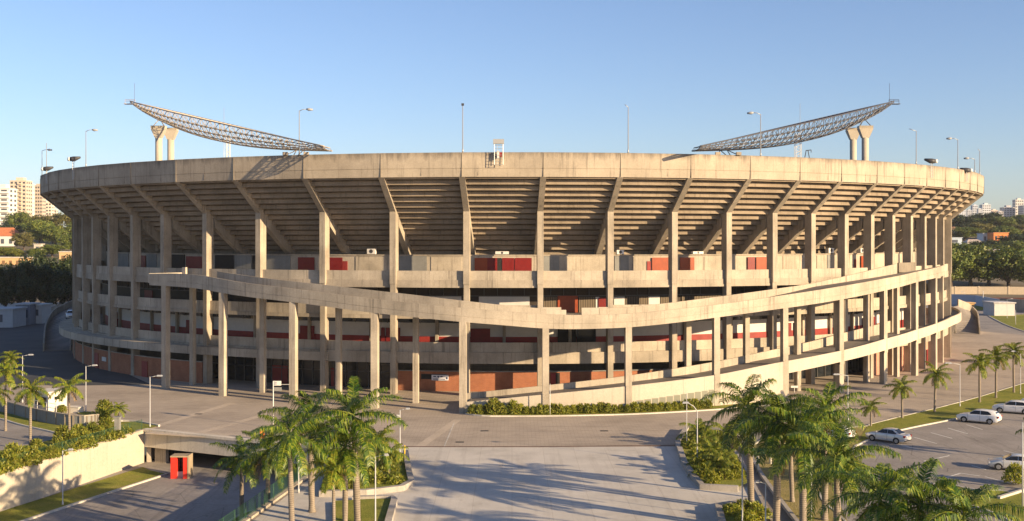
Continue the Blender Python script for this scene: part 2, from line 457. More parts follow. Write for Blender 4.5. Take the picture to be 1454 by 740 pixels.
# ground storey
bl = wallring("brick_wall", M['brick'], 92.45, 0, 3.3, -1.75, PHI(287, 92.45))
for (x0, x1) in ((134, 139), (201, 209)): door(M['red_paint'], x0, x1, 92.56, 0, 2.6, bl)
panel("notice", M['steel_white'], 144.5, 150, 92.6, 1.5, 2.2, bl)
MB().ring([(92.1, 3.3), (92.55, 3.3), (92.55, 3.42), (92.1, 3.42)], arc(-1.75, PHI(287, 92.45), 0.03)).build("coping", M['conc'], bl)
a0, a1 = PHI(558, 88.4), PHI(1098, 88.4)
bc = wallring("brick_wall", M['brick'], 88.4, 0, 2.9, a0, a1)
MB().ring([(88.0, 2.9), (88.5, 2.9), (88.5, 3.06), (88.0, 3.06)], arc(a0, a1, 0.03)).build("coping", M['conc_grey'], bc)
door(M['red_paint'], 782, 789, 88.55, 0, 2.75, bc); panel("opening", M['dark'], 789, 795, 88.5, 0, 2.75, bc)
panel("window", M['dark'], 598, 634, 88.5, 1.75, 2.5, bc)
br_ = wallring("brick_wall", M['brick_pink'], 90.8, 0, 4.3, PHI(1234, 90.8), 1.75)
br_["label"] = "pinkish brick wall at the right end"
for x0, x1 in ((1284, 1287), (1316, 1318)): door(M['maroon_door'], x0, x1, 90.95, 0, 2.7, br_)
for (xa, xb) in ((289, 557), (1100, 1226)):
    a, b = PHI(xa, 86.4), PHI(xb, 86.4)
    gl = wallring("glass_front", M['glass'], 86.4, 0, 4.3, a, b)
    m = MB()
    for ph in arc(a, b, 0.021): m.rbox(ph, 0.1, 86.4, 86.55, 0, 4.4)
    for z in (2.4, 4.2): m.ring([(86.4, z), (86.53, z), (86.53, z + 0.1), (86.4, z + 0.1)], arc(a, b, 0.03))
    m.build("mullion", M['mullion'], gl)
    if xa == 289:
        for (x0, x1) in ((386, 408), (470, 486)): door(M['red_paint'], x0, x1, 86.5, 0, 2.8, gl)
panel("wall_panel", M['brick_pink'], 1112, 1119, 88.0, 0, 3.0, ROOT)
# guard rails in the dark gap above the brick
m = MB()
for ph in arc(-0.25, 0.6, 0.022): m.rbox(ph, 0.06, 88.1, 88.2, 3.0, 4.5)
m.ring([(88.1, 3.7), (88.16, 3.7), (88.16, 3.76), (88.1, 3.76)], arc(-0.25, 0.6, 0.03))
m.build("railing", M['mullion'], ROOT)

# ------------------------------------------------------------------ ramps
def table(rows, rcol=1):
    """rows of (photo x, radius, photo y...) -> angle and heights"""
    ph = np.array([PHI(q[0], q[1]) for q in rows]); out = [ph, np.array([q[1] for q in rows], float)]
    for c in range(2, len(rows[0])): out.append(np.array([ZR(q[0], q[c], q[1]) for q in rows]))
    return out
def smooth(a, k):
    p = np.pad(a, k, mode='edge')
    # linear extrapolation at the ends
    for i in range(k):
        p[k - 1 - i] = 2 * p[k] - p[k + 1 + i]; p[-k + i] = 2 * p[-k - 1] - p[-k - 2 - i]
    ker = np.hanning(2 * k + 3)[1:-1]; ker /= ker.sum()
    return np.convolve(p, ker, 'valid')
def resample(tab, grid, k): return [smooth(np.interp(grid, tab[0], c), k) for c in tab[1:]]

def ro_of(x): return float(np.interp(x, [212, 263, 314, 414, 531, 657, 775, 893, 1018, 1116, 1195, 1258, 1303, 1341, 1362], [99.5, 100.5, 102.2, 104.5, 107, 109.5, 109.5, 109, 107, 104.5, 101.6, 98.4, 95.8, 94.2, 94.0]))
UO = [(212, 388.8, 405), (242, 388, 406.5), (265, 388.9, 408), (291, 391.6, 411), (313.5, 396, 416), (346, 401.8, 421), (360, 403.4, 422.7), (413, 409.5, 428.8), (461, 416, 435), (526, 424, 444), (577, 429.5, 449.5), (652, 437, 457), (730, 443, 463), (773, 446.5, 467.3), (800, 447.5, 467.8), (850, 447.3, 467), (898, 445.5, 465), (963, 439, 458), (1024, 432, 450), (1100, 421, 439.5), (1148.6, 414, 433), (1197, 406, 425), (1250, 396.5, 414), (1303, 385.5, 400), (1341, 376.5, 391)]
LO = [(662, 571, 580), (760, 561.5, 570), (886, 549, 560), (1020, 532.5, 548), (1084, 519, 537), (1116, 513, 530.5), (1193, 498.5, 514), (1258, 481, 497), (1303, 467.7, 482), (1331, 459, 471.5), (1352, 449.5, 462)]
def ringpart(mb, g, ro, zt, zb, th): 
    for i in range(len(g) - 1):
        a, b = g[i], g[i + 1]
        def q(r, ph, z): return pol(r, ph, z)
        mb.hexa([q(ro[i], a, zb[i]), q(ro[i + 1], b, zb[i + 1]), q(ro[i + 1] - th, b, zb[i + 1]), q(ro[i] - th, a, zb[i])],
                [q(ro[i], a, zt[i]), q(ro[i + 1], b, zt[i + 1]), q(ro[i + 1] - th, b, zt[i + 1]), q(ro[i] - th, a, zt[i])])
def sweep(mb, g, cols):   # cols: list of (r array, z array) making a closed section
    base = len(mb.v); P_ = len(cols)
    for i in range(len(g)):
        for r, z in cols: mb.v.append(pol(r[i], g[i], z[i]))
    for i in range(len(g) - 1):
        for k in range(P_):
            l = (k + 1) % P_
            mb.f.append((base + i * P_ + k, base + (i + 1) * P_ + k, base + (i + 1) * P_ + l, base + i * P_ + l)); mb.s.append(False)
    mb.f.append(tuple(base + k for k in range(P_))[::-1]); mb.s.append(False)
    mb.f.append(tuple(base + (len(g) - 1) * P_ + k for k in range(P_))); mb.s.append(False)
    return mb
tu = table([(x, ro_of(x), a, b) for x, a, b in UO])
tu[0] = np.maximum.accumulate(tu[0] + np.arange(len(tu[0])) * 1e-6)
gu = np.linspace(tu[0][0], tu[0][-1], 150)
RU, ZTU, ZBU = resample(tu, gu, 4)
WID = np.interp(gu, [gu[0], -0.2, 0.3, gu[-1]], [6.2, 7.2, 7.2, 1.0])
RIU = np.maximum(RU - WID, 93.1)
_b = np.clip((gu - PHI(1080, 105)) / 0.16, 0, 1); DKU = (ZBU + 0.75) * (1 - _b) + (ZTU - 0.22) * _b
upper_ramp = MB()
sweep(upper_ramp, gu, [(RIU, DKU - 0.45), (RU - 0.3, DKU - 0.45), (RU - 0.3, DKU), (RIU, DKU)])
upper_ramp = upper_ramp.build("access_ramp", M['deck'], ROOT)
m = MB(); sweep(m, gu, [(RU - 0.3, ZBU), (RU, ZBU), (RU, ZBU + 0.66), (RU - 0.035, ZBU + 0.68), (RU - 0.035, ZBU + 0.72), (RU, ZBU + 0.74), (RU, ZTU), (RU - 0.25, ZTU), (RU - 0.25, ZBU + 0.74)])
m.use(1)
for i in sorted(random.Random(3).sample(range(5, len(gu) - 2), 24)): m.rbox(gu[i], 0.025, RU[i] - 0.1, RU[i] + 0.008, ZBU[i] + 0.05, ZTU[i] - 0.02)
m.build("outer_parapet", [M['conc_light'], M['conc_dark']], upper_ramp)
# inner parapets, left flight and right flight
UIL = [(308, 385), (360, 393), (461, 404.5), (577, 417.5), (652, 426.5), (730, 435), (776, 438.6)]
UIR = [(851, 438), (875, 438), (935, 432), (1034, 419.5), (1100, 410.5), (1148, 403.5), (1197, 393), (1250, 380), (1274, 374.5)]
ri_of = lambda ph: float(np.interp(ph, gu, RIU))
for rows in (UIL, UIR):
    tt = []
    for x, y in rows:
        ph = PHI(x, 96)
        for _ in range(6): ph = PHI(x, ri_of(ph))
        tt.append((x, ri_of(ph), y))
    t_ = table(tt); t_[0] = np.maximum.accumulate(t_[0] + np.arange(len(t_[0])) * 1e-6)
    g = np.linspace(t_[0][0], t_[0][-1], 60); r_, zt_ = resample(t_, g, 3)
    zb_ = np.minimum(np.interp(g, gu, DKU) - 0.45, zt_ - 0.6)
    m = MB(); sweep(m, g, [(r_ - 0.25, zb_), (r_, zb_), (r_, zt_), (r_ - 0.25, zt_)])
    m.build("inner_parapet", M['conc_light'], upper_ramp)
# end wall of the left landing, end wall of the right landing
m = MB(); p0 = gu[0]
m.rbox(p0 - 0.0015, 0.25, 92.7, RU[0], DKU[0] - 0.4, ZTU[0] + 0.05)
a, b = p0, PHI(263, 93.3)
m.ring([(92.9, 15.9), (93.25, 15.9), (93.25, 18.15), (92.9, 18.15)], arc(a, b, 0.02))
m.build("landing_wall", M['conc_wall'], upper_ramp)
m = MB(); a, b = PHI(1276, 93.2), PHI(1300, 93.2); zz_ = ZR(1285, 373, 93.2)
m.ring([(92.95, zz_ - 1.6), (93.25, zz_ - 1.6), (93.25, zz_), (92.95, zz_)], arc(a, b, 0.02)); m.build('landing_wall', M['conc_dark'], upper_ramp)
# floor of the middle landing, low walls on it
lph0, lph1 = PHI(745, 95), PHI(868, 95)
zl = float(np.interp((lph0 + lph1) / 2, gu, DKU))
MB().ring([(87.0, zl - 0.4), (102.4, zl - 0.4), (102.4, zl + 0.012), (87.0, zl + 0.012)], arc(lph0, lph1, 0.02)).build("landing", M['deck'], upper_ramp)
m = MB()
for x0, x1, r, h in ((770, 804, 99.5, 1.15), (826, 850, 96.5, 1.25), (850, 863, 94.4, 1.2), (770, 797, 94.2, 1.2)):
    a, b = bay(x0, x1, r); MB().ring([(r - 0.2, zl), (r, zl), (r, zl + h), (r - 0.2, zl + h)], arc(a, b, 0.01)).build("landing_wall", M['conc_wall'], upper_ramp)

tl = table([(x, ro_of(x), a, b) for x, a, b in LO])
t_end = 1.42
tl = [np.append(tl[0], [tl[0][-1] + 0.2, t_end]), np.append(tl[1], [94.4, 94.4])] + [np.append(c, [c[-1], c[-1]]) for c in tl[2:]]
gl_ = np.linspace(tl[0][0], tl[0][-1], 150)
RL, ZTL, ZBL = resample(tl, gl_, 4)
WL = np.interp(gl_, [gl_[0], 0.25, 0.75, 1.0, 1.42], [6.4, 6.4, 6.4, 2.5, 1.8])
RIL = np.maximum(RL - WL, 92.3); DKL = ZTL - 0.45
lower_ramp = MB()
sweep(lower_ramp, gl_, [(RIL, DKL - 0.4), (RL - 0.3, DKL - 0.4), (RL - 0.3, DKL), (RIL, DKL)])
lower_ramp = lower_ramp.build("access_ramp", M['deck'], ROOT)
iw = int(np.argmin(abs(gl_ - PHI(1118, ro_of(1118)))))
zb2 = np.where(np.arange(len(gl_)) <= iw, 0.0, ZBL)
m = MB(); sweep(m, gl_[:iw + 1], [(RL[:iw + 1] - 0.3, zb2[:iw + 1] - 0.05), (RL[:iw + 1], zb2[:iw + 1] - 0.05), (RL[:iw + 1], ZTL[:iw + 1]), (RL[:iw + 1] - 0.3, ZTL[:iw + 1])])
sweep(m, gl_[iw:], [(RL[iw:] - 0.3, ZBL[iw:]), (RL[iw:], ZBL[iw:]), (RL[iw:], ZTL[iw:]), (RL[iw:] - 0.3, ZTL[iw:])])
m.rbox(gl_[iw], 0.3, RL[iw] - 6.5, RL[iw] - 0.31, 0, DKL[iw] - 0.42)
m.use(1)
for i in sorted(random.Random(4).sample(range(4, len(gl_) - 2), 18)): m.rbox(gl_[i], 0.025, RL[i] - 0.1, RL[i] + 0.008, (0.0 if i <= iw else ZBL[i] + .05), ZTL[i] - 0.02)
m.build("outer_parapet", [M['conc_wall'], M['conc_grey']], lower_ramp)
LI = [(662, 558.5), (760, 549), (886, 534.5), (1020, 513), (1084, 499.5), (1193, 474), (1266, 455)]
tt = []
for x, y in LI:
    ph = PHI(x, 96)
    for _ in range(6): ph = PHI(x, float(np.interp(ph, gl_, RIL)))
    tt.append((x, float(np.interp(ph, gl_, RIL)), y))
t_ = table(tt); g = np.linspace(t_[0][0], t_[0][-1], 60); r_, zt_ = resample(t_, g, 3)
zb_ = np.interp(g, gl_, DKL) - 0.4
m = MB(); sweep(m, g, [(r_ - 0.25, zb_), (r_, zb_), (r_, zt_), (r_ - 0.25, zt_)])
m.build("inner_parapet", M['conc_light'], lower_ramp)
# frosted glass screen set in the solid part of the lower ramp wall
frost = plain("frosted_glass", (0.20, 0.20, 0.15), 0.4, 0.5, var=0.05)
ga, gb = PHI(904, 109.1), PHI(1015, 107.2)
m = MB(); fr = MB(); gg = np.linspace(ga, gb, 12)
for i in range(11):
    r_i = float(np.interp((gg[i] + gg[i + 1]) / 2, gl_, RL)); 
    zt0 = 0.5 + 1.4 * (0.35 + 0.65 * i / 10)
    m.rbox((gg[i] + gg[i + 1]) / 2, (gg[i + 1] - gg[i]) * r_i - 0.06, r_i - 0.05, r_i + 0.06, 0.45, zt0 + 0.4)
    fr.rbox(gg[i], 0.06, r_i - 0.05, r_i + 0.09, 0.4, zt0 + 0.45)
gs = m.build("glass_screen", frost, lower_ramp)
# pillars: outer row under both flights, inner row behind
def ztop_at(ph): return float(np.interp(ph, gu, ZBU))
def zlow(ph): return float(np.interp(ph, gl_, ZBL)), float(np.interp(ph, gl_, ZTL))
for x in (232, 314, 414.5, 531, 657, 775, 893, 1018.5, 1116, 1195.5, 1258, 1302.5, 1330):
    r = ro_of(x) - 0.02; ph = PHI(x, r)
    m = MB(); wd = 0.92 if x < 700 else 0.84
    zt = ztop_at(ph) + 0.02
    if x < 700 or x > 1150:
        m.rbox(ph, wd, r - 0.9, r + 0.02 - 0.045, -0.05, zt)
    else:
        m.rbox(ph, wd, r - 0.8, r - 0.03, -0.05, zt)
        m.rbox(ph, wd, r - 0.03, r + 0.10, -0.05, zlow(ph)[1] + 0.04)
    if x > 1150: m.rbox(ph, wd, r - 0.9, r + 0.06, zlow(ph)[0] - 0.4, zlow(ph)[1] + 0.03)
    m.build("pillar", M['conc_light'], upper_ramp if x < 1150 else lower_ramp)
for x in (272, 372, 480, 590, 978, 1061, 1134, 1190, 1232, 1275):
    ph = PHI(x, 96); r = max(float(np.interp(ph, gu, RIU)) + 0.7, 93.6); ph = PHI(x, r)
    MB().rbox(ph, 0.75, r - 0.6, r + 0.1, -0.05, float(np.interp(ph, gu, DKU)) - 0.4).build("pillar", M['conc_light'], upper_ramp)

# curved service ramps at the two flanks (they swing round behind the building)
def flank(side):
    name = "access_ramp"
    if side > 0:
        pts = [(G(1391, 475)), (G(1389, 452, 3)), (G(1376, 440, 5)), (G(1360, 434, 6.5))]
        inner = [G(1357, 474), G(1357, 455, 3), G(1350, 445, 5), G(1338, 440, 6.5)]
        z = [0.1, 3.0, 5.0, 6.5]
    else:
        pts = [(G(62, 499)), (G(64, 470, 2)), (G(75, 448, 4.0)), (G(105, 434, 5.5))]
        inner = [G(100, 498), G(100, 478, 2), G(98, 462, 4.0), G(110, 456, 5.5)]
        z = [0.1, 2.0, 4.0, 5.5]
    n = 20; tt = np.linspace(0, 3, n); out = MB(); dk = MB(); iw_ = MB()
    X = smooth(np.interp(tt, range(4), [p[0] for p in pts]), 3); Y = smooth(np.interp(tt, range(4), [p[1] for p in pts]), 3)
    X2 = smooth(np.interp(tt, range(4), [p[0] for p in inner]), 3); Y2 = smooth(np.interp(tt, range(4), [p[1] for p in inner]), 3)
    Z = np.interp(tt, range(4), z)
    for i in range(n - 1):
        a, b, c, d = (X[i], Y[i]), (X[i + 1], Y[i + 1]), (X2[i + 1], Y2[i + 1]), (X2[i], Y2[i])
        zs = (Z[i], Z[i + 1], Z[i + 1], Z[i])
        dk.hexa([(p[0], p[1], 0) for p in (a, b, c, d)], [(p[0], p[1], zz) for p, zz in zip((a, b, c, d), zs)])
        for mb, u, v in ((out, a, b), (iw_, d, c)):
            dx, dy = v[0] - u[0], v[1] - u[1]; L_ = math.hypot(dx, dy) or 1; nx, ny = -dy / L_ * 0.15, dx / L_ * 0.15
            q = [(u[0] - nx, u[1] - ny), (v[0] - nx, v[1] - ny), (v[0] + nx, v[1] + ny), (u[0] + nx, u[1] + ny)]
            h0, h1 = (1.6, 1.6) if mb is out else (0.5, 0.5)
            mb.hexa([(p[0], p[1], 0) for p in q], [(q[0][0], q[0][1], Z[i] + h0), (q[1][0], q[1][1], Z[i + 1] + h1), (q[2][0], q[2][1], Z[i + 1] + h1), (q[3][0], q[3][1], Z[i] + h0)])
    r_ = dk.build(name, M['deck'], ROOT); out.build("outer_parapet", M['conc'], r_); iw_.build("inner_parapet", M['conc'], r_)
flank(1); flank(-1)
# ================================================================== GROUND
def gmat(name, c, var=0.2, fine=0.12, rough=0.9, scale=0.12):
    n = N(name, rough, 0.25)
    a = n.ramp(n.noise(scale, detail=7, rough=0.65), [(0.3, [x * (1 - var) for x in c]), (0.7, [x * (1 + var) for x in c])])
    f = n.noise(3.0, detail=5)
    n.color(n.mix(a, n.ramp(f, [(0.3, 1 - fine), (0.7, 1 + fine)]), 1.0, 'MULTIPLY')); n.bump(f, 0.2, 0.02)
    return n
def asphalt_mat():
    n = gmat("asphalt", (0.265, 0.24, 0.215), 0.22); old = n.b.inputs["Base Color"].links[0].from_socket
    oil = n.ramp(n.noise(0.55, detail=9, rough=0.75), [(0.60, 0.0), (0.70, 0.6)])
    trk = n.ramp(n.noise(1.0, (0.9, 0.06, 1), detail=5), [(0.55, 0.0), (0.68, 0.35)])
    c = n.mix(n.mix(old, (0.07, 0.062, 0.055), oil), (0.09, 0.078, 0.07), trk)
    vo = n.n("ShaderNodeTexVoronoi", feature='DISTANCE_TO_EDGE'); vo.inputs["Scale"].default_value = 0.16; n.l(n.coord(), vo.inputs["Vector"])
    n.color(n.mix((0.06, 0.055, 0.05), c, n.ramp(vo.outputs["Distance"], [(0.0, 0.45), (0.006, 1.0)]))); return n.m
M['asphalt'] = asphalt_mat()
M['earth'] = gmat("dry_ground", (0.15, 0.125, 0.085), 0.3, scale=0.02).m
def grass_mat(name, c1, c2, c3):
    n = N(name, 0.95, 0.1)
    a = n.ramp(n.noise(0.35, detail=8, rough=0.7), [(0.3, c1), (0.52, c2), (0.75, c3)])
    f = n.noise(9.0, detail=4)
    n.color(n.mix(a, n.ramp(f, [(0.3, 0.6), (0.7, 1.35)]), 1.0, 'MULTIPLY')); n.bump(f, 0.9, 0.12)
    return n.m
M['grass'] = grass_mat("grass_turf", (0.135, 0.165, 0.03), (0.22, 0.225, 0.042), (0.28, 0.235, 0.075))
M['grass_dry'] = grass_mat("dry_turf", (0.20, 0.185, 0.06), (0.28, 0.23, 0.09), (0.32, 0.26, 0.14))
def paver_mat():
    n = N("paving_blocks", 0.88, 0.2)
    br = n.n("ShaderNodeTexBrick"); n.l(n.coord(), br.inputs["Vector"])
    br.inputs["Color1"].default_value = (0.41, 0.345, 0.275, 1); br.inputs["Color2"].default_value = (0.365, 0.31, 0.25, 1)
    br.inputs["Mortar"].default_value = (0.29, 0.245, 0.195, 1); br.inputs["Scale"].default_value = 1
    br.inputs["Brick Width"].default_value = 0.9; br.inputs["Row Height"].default_value = 0.45; br.inputs["Mortar Size"].default_value = 0.03
    a = n.ramp(n.noise(0.10, detail=8, rough=0.7), [(0.3, 0.72), (0.5, 1.0), (0.7, 1.16)])
    c = n.mix(br.outputs[0], a, 1.0, 'MULTIPLY')
    st = n.ramp(n.noise(0.5, detail=9, rough=0.75), [(0.62, 0.0), (0.72, 0.5)])
    trk = n.ramp(n.noise(1.0, (0.08, 0.9, 1), detail=6), [(0.54, 0.0), (0.68, 0.3)])
    c = n.mix(c, (0.17, 0.145, 0.12), trk)
    n.color(n.mix(c, (0.13, 0.11, 0.09), st)); n.bump(br.outputs[1], 0.2, 0.01)
    return n.m
def slab_mat():
    n = N("concrete_slabs", 0.8, 0.3)
    br = n.n("ShaderNodeTexBrick", offset=0.0); n.l(n.coord(), br.inputs["Vector"])
    br.inputs["Color1"].default_value = (0.53, 0.495, 0.435, 1); br.inputs["Color2"].default_value = (0.49, 0.46, 0.405, 1)
    br.inputs["Mortar"].default_value = (0.43, 0.395, 0.34, 1); br.inputs["Scale"].default_value = 1
    br.inputs["Brick Width"].default_value = 3.3; br.inputs["Row Height"].default_value = 7.5; br.inputs["Mortar Size"].default_value = 0.028
    a = n.ramp(n.noise(0.14, detail=9, rough=0.72), [(0.28, 0.72), (0.5, 1.0), (0.72, 1.14)])
    c = n.mix(br.outputs[0], a, 1.0, 'MULTIPLY')
    st = n.ramp(n.noise(0.35, (1, 0.4, 1), detail=9, rough=0.75), [(0.58, 0.0), (0.74, 0.55)])
    oil = n.ramp(n.noise(0.8, detail=9, rough=0.8), [(0.64, 0.0), (0.72, 0.45)])
    trk = n.ramp(n.noise(1.0, (1.1, 0.05, 1), detail=6), [(0.53, 0.0), (0.66, 0.22)])
    c = n.mix(n.mix(c, (0.16, 0.14, 0.12), oil), (0.22, 0.19, 0.16), trk)
    n.color(n.mix(c, (0.25, 0.215, 0.18), st)); n.bump(n.noise(2.5), 0.15, 0.02)
    return n.m
M['pavers'] = paver_mat(); M['slabs'] = slab_mat()
M['kerb'] = concrete("kerb_stone", (0.50, 0.47, 0.41), 0.25, 0.2).m
M['stone'] = concrete("stone_coping", (0.36, 0.33, 0.29), 0.3, 0.3).m
M['line'] = plain("road_paint", (0.62, 0.61, 0.57), 0.7, var=0.15)

ZL = -3.7
A_ = G(205, 612); B_ = (-19.2, 120.4)
HOLE = [A_, B_, (-19.4, 108.5), (-21.4, 89.9), (-26.0, 45.0), (-63.5, 45.0), (-48.9, 108.2)]
def hill_z(x, y):
    t = max(0.0, min(1.0, (y - 400) / 450.0)); return 30.0 * t - 0.15 * (t <= 0)
def st(o): return tag(o, kind="structure")
st(MB().poly([(-4000, -150), (4000, -150), (4000, 430), (-4000, 430)], 0.0, [HOLE]).build("ground", M['asphalt']))
m = MB()
ys = [398, 430, 520, 640, 760, 850, 1200, 2500, 6000]; xs_ = [-5000, -1200, -400, -120, 120, 400, 1200, 5000]
vs = [(x, y, hill_z(x, y)) for y in ys for x in xs_]; nx = len(xs_)
m.add(vs, [(j * nx + i, j * nx + i + 1, (j + 1) * nx + i + 1, (j + 1) * nx + i) for j in range(len(ys) - 1) for i in range(nx - 1)])
st(m.build("hill", M['earth']))
# plaza of paving blocks round the stadium, concrete forecourt in front
plaza = [A_, B_, (-11.8, 122.6), (18.3, 122.6), G(1000, 606), G(1060, 610), G(1120, 612), G(1190, 608), G(1236, 603), G(1367.6, 571.5), G(1454, 545), G(1560, 505), G(1480, 478), (105, 300), (0, 345), (-105, 285), G(118, 503), G(215, 546), G(90, 548), G(-40, 544), G(-20, 575), G(80, 583), G(130, 592), G(168, 600)]
st(MB().poly(plaza, 0.004).build("plaza", M['pavers']))
st(MB().poly([G(-40, 544.2), G(90, 548.2), G(215, 546.2), G(118, 503.2), (-108, 283), (-120, 330), (-230, 330), (-230, 220)], 0.002).build('road', gmat('shaded_asphalt', (0.055, 0.058, 0.062), 0.25).m))  # stadium shade put into the asphalt colour, cut along the shadow edge
fore = [(-19.0, 119.5), (-11.8, 122.5), (18.3, 122.5), (23.5, 110), (33, 40), (-24, 40), (-20.6, 89.9), (-18.6, 108.5)]
st(MB().poly(fore, 0.004).build("forecourt", M['slabs']))
m = MB().strip([G(575, 634.5), G(770, 634.7), G(966, 632.5)], 0.35, 0.004, 0.03); st(m.build("drain_channel", plain("rusty_drain", (0.10, 0.06, 0.045), 0.8, var=0.3)))
# light bands in the paving and one worn line
m = MB(); bandm = gmat("pale_paving", (0.44, 0.37, 0.29), 0.15).m
for a, b in ((G(206, 610), G(330, 572)), (G(262, 620), G(390, 585)), (G(596, 634), G(650, 596))):
    m.strip([a, b], 1.0, 0.004, 0.0085)
st(m.build("paving_band", bandm))
st(MB().strip([off_ for off_ in (G(216, 613.5), G(330, 621), G(462, 631))], 2.6, 0.004, 0.10).build("pavement", bandm))
st(MB().strip([G(631, 634), G(645, 600)], 0.14, 0.004, 0.013).build("painted_line", plain('worn_paint', (0.47, 0.44, 0.39), 0.8, var=0.3)))
for x, y, l in ((688, 612, "rusty square drain cover on the paving below the long hedge"), (653, 628, "dark drain cover left of the worn white line"), (282, 588, "small dark drain cover on the plaza left of the signpost"), (858, 612, "pale drain cover on the paving near the right palms")):
    c = G(x, y); o = MB().prism([(c[0] + dx, c[1] + dy) for dx, dy in ((-.45, -.35), (.45, -.35), (.45, .35), (-.45, .35))], 0.004, 0.02).build("drain_cover", M['steel_dark'], loc=(c[0], c[1], 0)); tag(o, l, "drain cover", "drain covers in the plaza")

def smooth_line(pts, it=2):
    for _ in range(it):
        q = [pts[0]]
        for a, b in zip(pts[:-1], pts[1:]): q += [(a[0] * .75 + b[0] * .25, a[1] * .75 + b[1] * .25), (a[0] * .25 + b[0] * .75, a[1] * .25 + b[1] * .75)]
        q.append(pts[-1]); pts = q
    return pts
def patch(name, px, mat, z=0.10, zz=0.0, edge=None):
    pts = [G(x, y, zz) for x, y in px]
    return st(MB().poly(pts, zz + z).build(name, mat))
def kerb(px, wid=0.2, h=0.14, zz=0.0, mat=None, name="kerb", it=2):
    return st(MB().strip(smooth_line([G(x, y, zz) for x, y in px], it), wid, zz - 0.05, zz + h).build(name, mat or M['kerb']))
# right: median lawn, car park
MED_T = [(1232, 606), (1236, 603), (1367.6, 571.5), (1454, 545), (1560, 511)]
MED_B = [(1560, 536), (1454, 569), (1408, 583), (1360, 595), (1278.5, 611), (1240, 622), (1215, 634)]
patch("lawn", MED_T + MED_B, M['grass'])
kerb(MED_T, it=1); kerb(MED_B)
patch("lawn", [(1062, 640), (1100, 616), (1190, 610), (1231, 606), (1215, 634), (1180, 690), (1205, 745), (1190, 800), (1150, 770), (1100, 703), (1078, 672)], M['grass_dry'])
kerb([(1231, 606), (1190, 610), (1100, 616), (1064, 636)])
kerb([(1215, 634), (1175, 690), (1160, 708), (1205, 742), (1222, 790)])
patch("path", [(1026, 620), (1042, 615), (1062, 640), (1078, 672), (1100, 703), (1150, 770), (1120, 790), (1075, 700), (1050, 650)], gmat("path_concrete", (0.22, 0.19, 0.16)).m, 0.012)
kerb([(1042, 615), (1062, 640), (1078, 672), (1100, 703), (1152, 770)], 0.35, 0.3, mat=M['stone'], name="path_edge")
kerb([(1026, 620), (1050, 650), (1075, 700), (1100, 750)], 0.3, 0.25, mat=M['stone'], name="path_edge")
patch("lawn", [(1325, 690), (1334, 685), (1380, 697), (1434, 699), (1520, 712), (1560, 790), (1470, 765), (1437, 742), (1396, 723), (1350, 712)], M['grass'])
kerb([(1325, 690), (1334, 685), (1380, 697), (1434, 699), (1520, 712)], it=1); kerb([(1325, 690), (1350, 712), (1396, 723), (1437, 742), (1500, 775)])
kerb([(1418, 710), (1453, 699), (1500, 690)], 0.3, 0.3, it=0)
# white bay lines
m = MB()
for (x0, y0, x1, y1) in ((1298, 621, 1330, 630), (1322, 614.5, 1352, 622.5), (1346, 608, 1374, 616), (1372, 603, 1395, 610), (1280, 633, 1305, 638), (1232, 637, 1250, 643), (1312, 655, 1348, 647), (1340, 679, 1364, 672), (1364, 672, 1391, 676), (1399, 677, 1437, 687), (1380, 661, 1400, 667), (1393, 688, 1434, 699.5), (1268, 628, 1290, 634), (1425, 640, 1450, 646)):
    m.strip([G(x0, y0), G(x1, y1)], 0.14, 0.002, 0.006)
st(m.build("painted_line", M['line']))
# far right lawns and road edge
patch("lawn", [(1404, 449), (1454, 447), (1520, 447), (1520, 478), (1462, 473), (1444, 467.5), (1426, 461)], M['grass']); kerb([(1404, 449), (1426, 461), (1444, 467.5), (1462, 473), (1520, 484)], 0.3)
patch("lawn", [(1384, 433), (1412, 433), (1412, 441), (1386, 441)], M['grass'])
# left: road verge, planted bank
patch("lawn", [(-60, 578), (0, 584), (62, 601), (118, 609), (100, 617), (77.5, 614.5), (28, 604), (0, 594.5), (-60, 586)], M['grass'])
kerb([(-60, 586), (0, 594.5), (28, 604), (77.5, 614.5), (92, 620)], 0.25)
patch("lawn", [(-80, 668), (0, 641), (60, 629), (92, 620), (118, 609), (150, 600), (190, 600), (224, 606), (207, 610.5), (0, 671), (-80, 698)], M['grass'])
kerb([(150, 599), (190, 599), (226, 606)], 0.25, 0.25)
patch("lawn", [(95, 583), (130, 586), (168, 597), (150, 600), (130, 594)], M['grass'])
# strip of lawn and kerb in front of the lower ramp
i0 = int(np.argmin(abs(gl_ - PHI(664, 109.5)))); i1 = int(np.argmin(abs(gl_ - PHI(1090, 105.5))))
gg = gl_[i0:i1 + 1]; rr = RL[i0:i1 + 1]
wv = 2.7 * np.minimum(1, np.sqrt(np.clip(np.minimum(gg - gg[0] + 0.004, (gg[-1] - gg) + 0.02) / 0.03, 0, 1)))
m = MB(); sweep(m, gg, [(rr + 0.02, gg * 0 + 0.004), (rr + wv, gg * 0 + 0.004), (rr + wv, gg * 0 + 0.12), (rr + 0.02, gg * 0 + 0.12)]); st(m.build("verge", M['grass']))
m = MB(); sweep(m, gg, [(rr + wv, gg * 0), (rr + wv + 0.22, gg * 0), (rr + wv + 0.22, gg * 0 + 0.16), (rr + wv, gg * 0 + 0.16)]); st(m.build("kerb", M['kerb']))

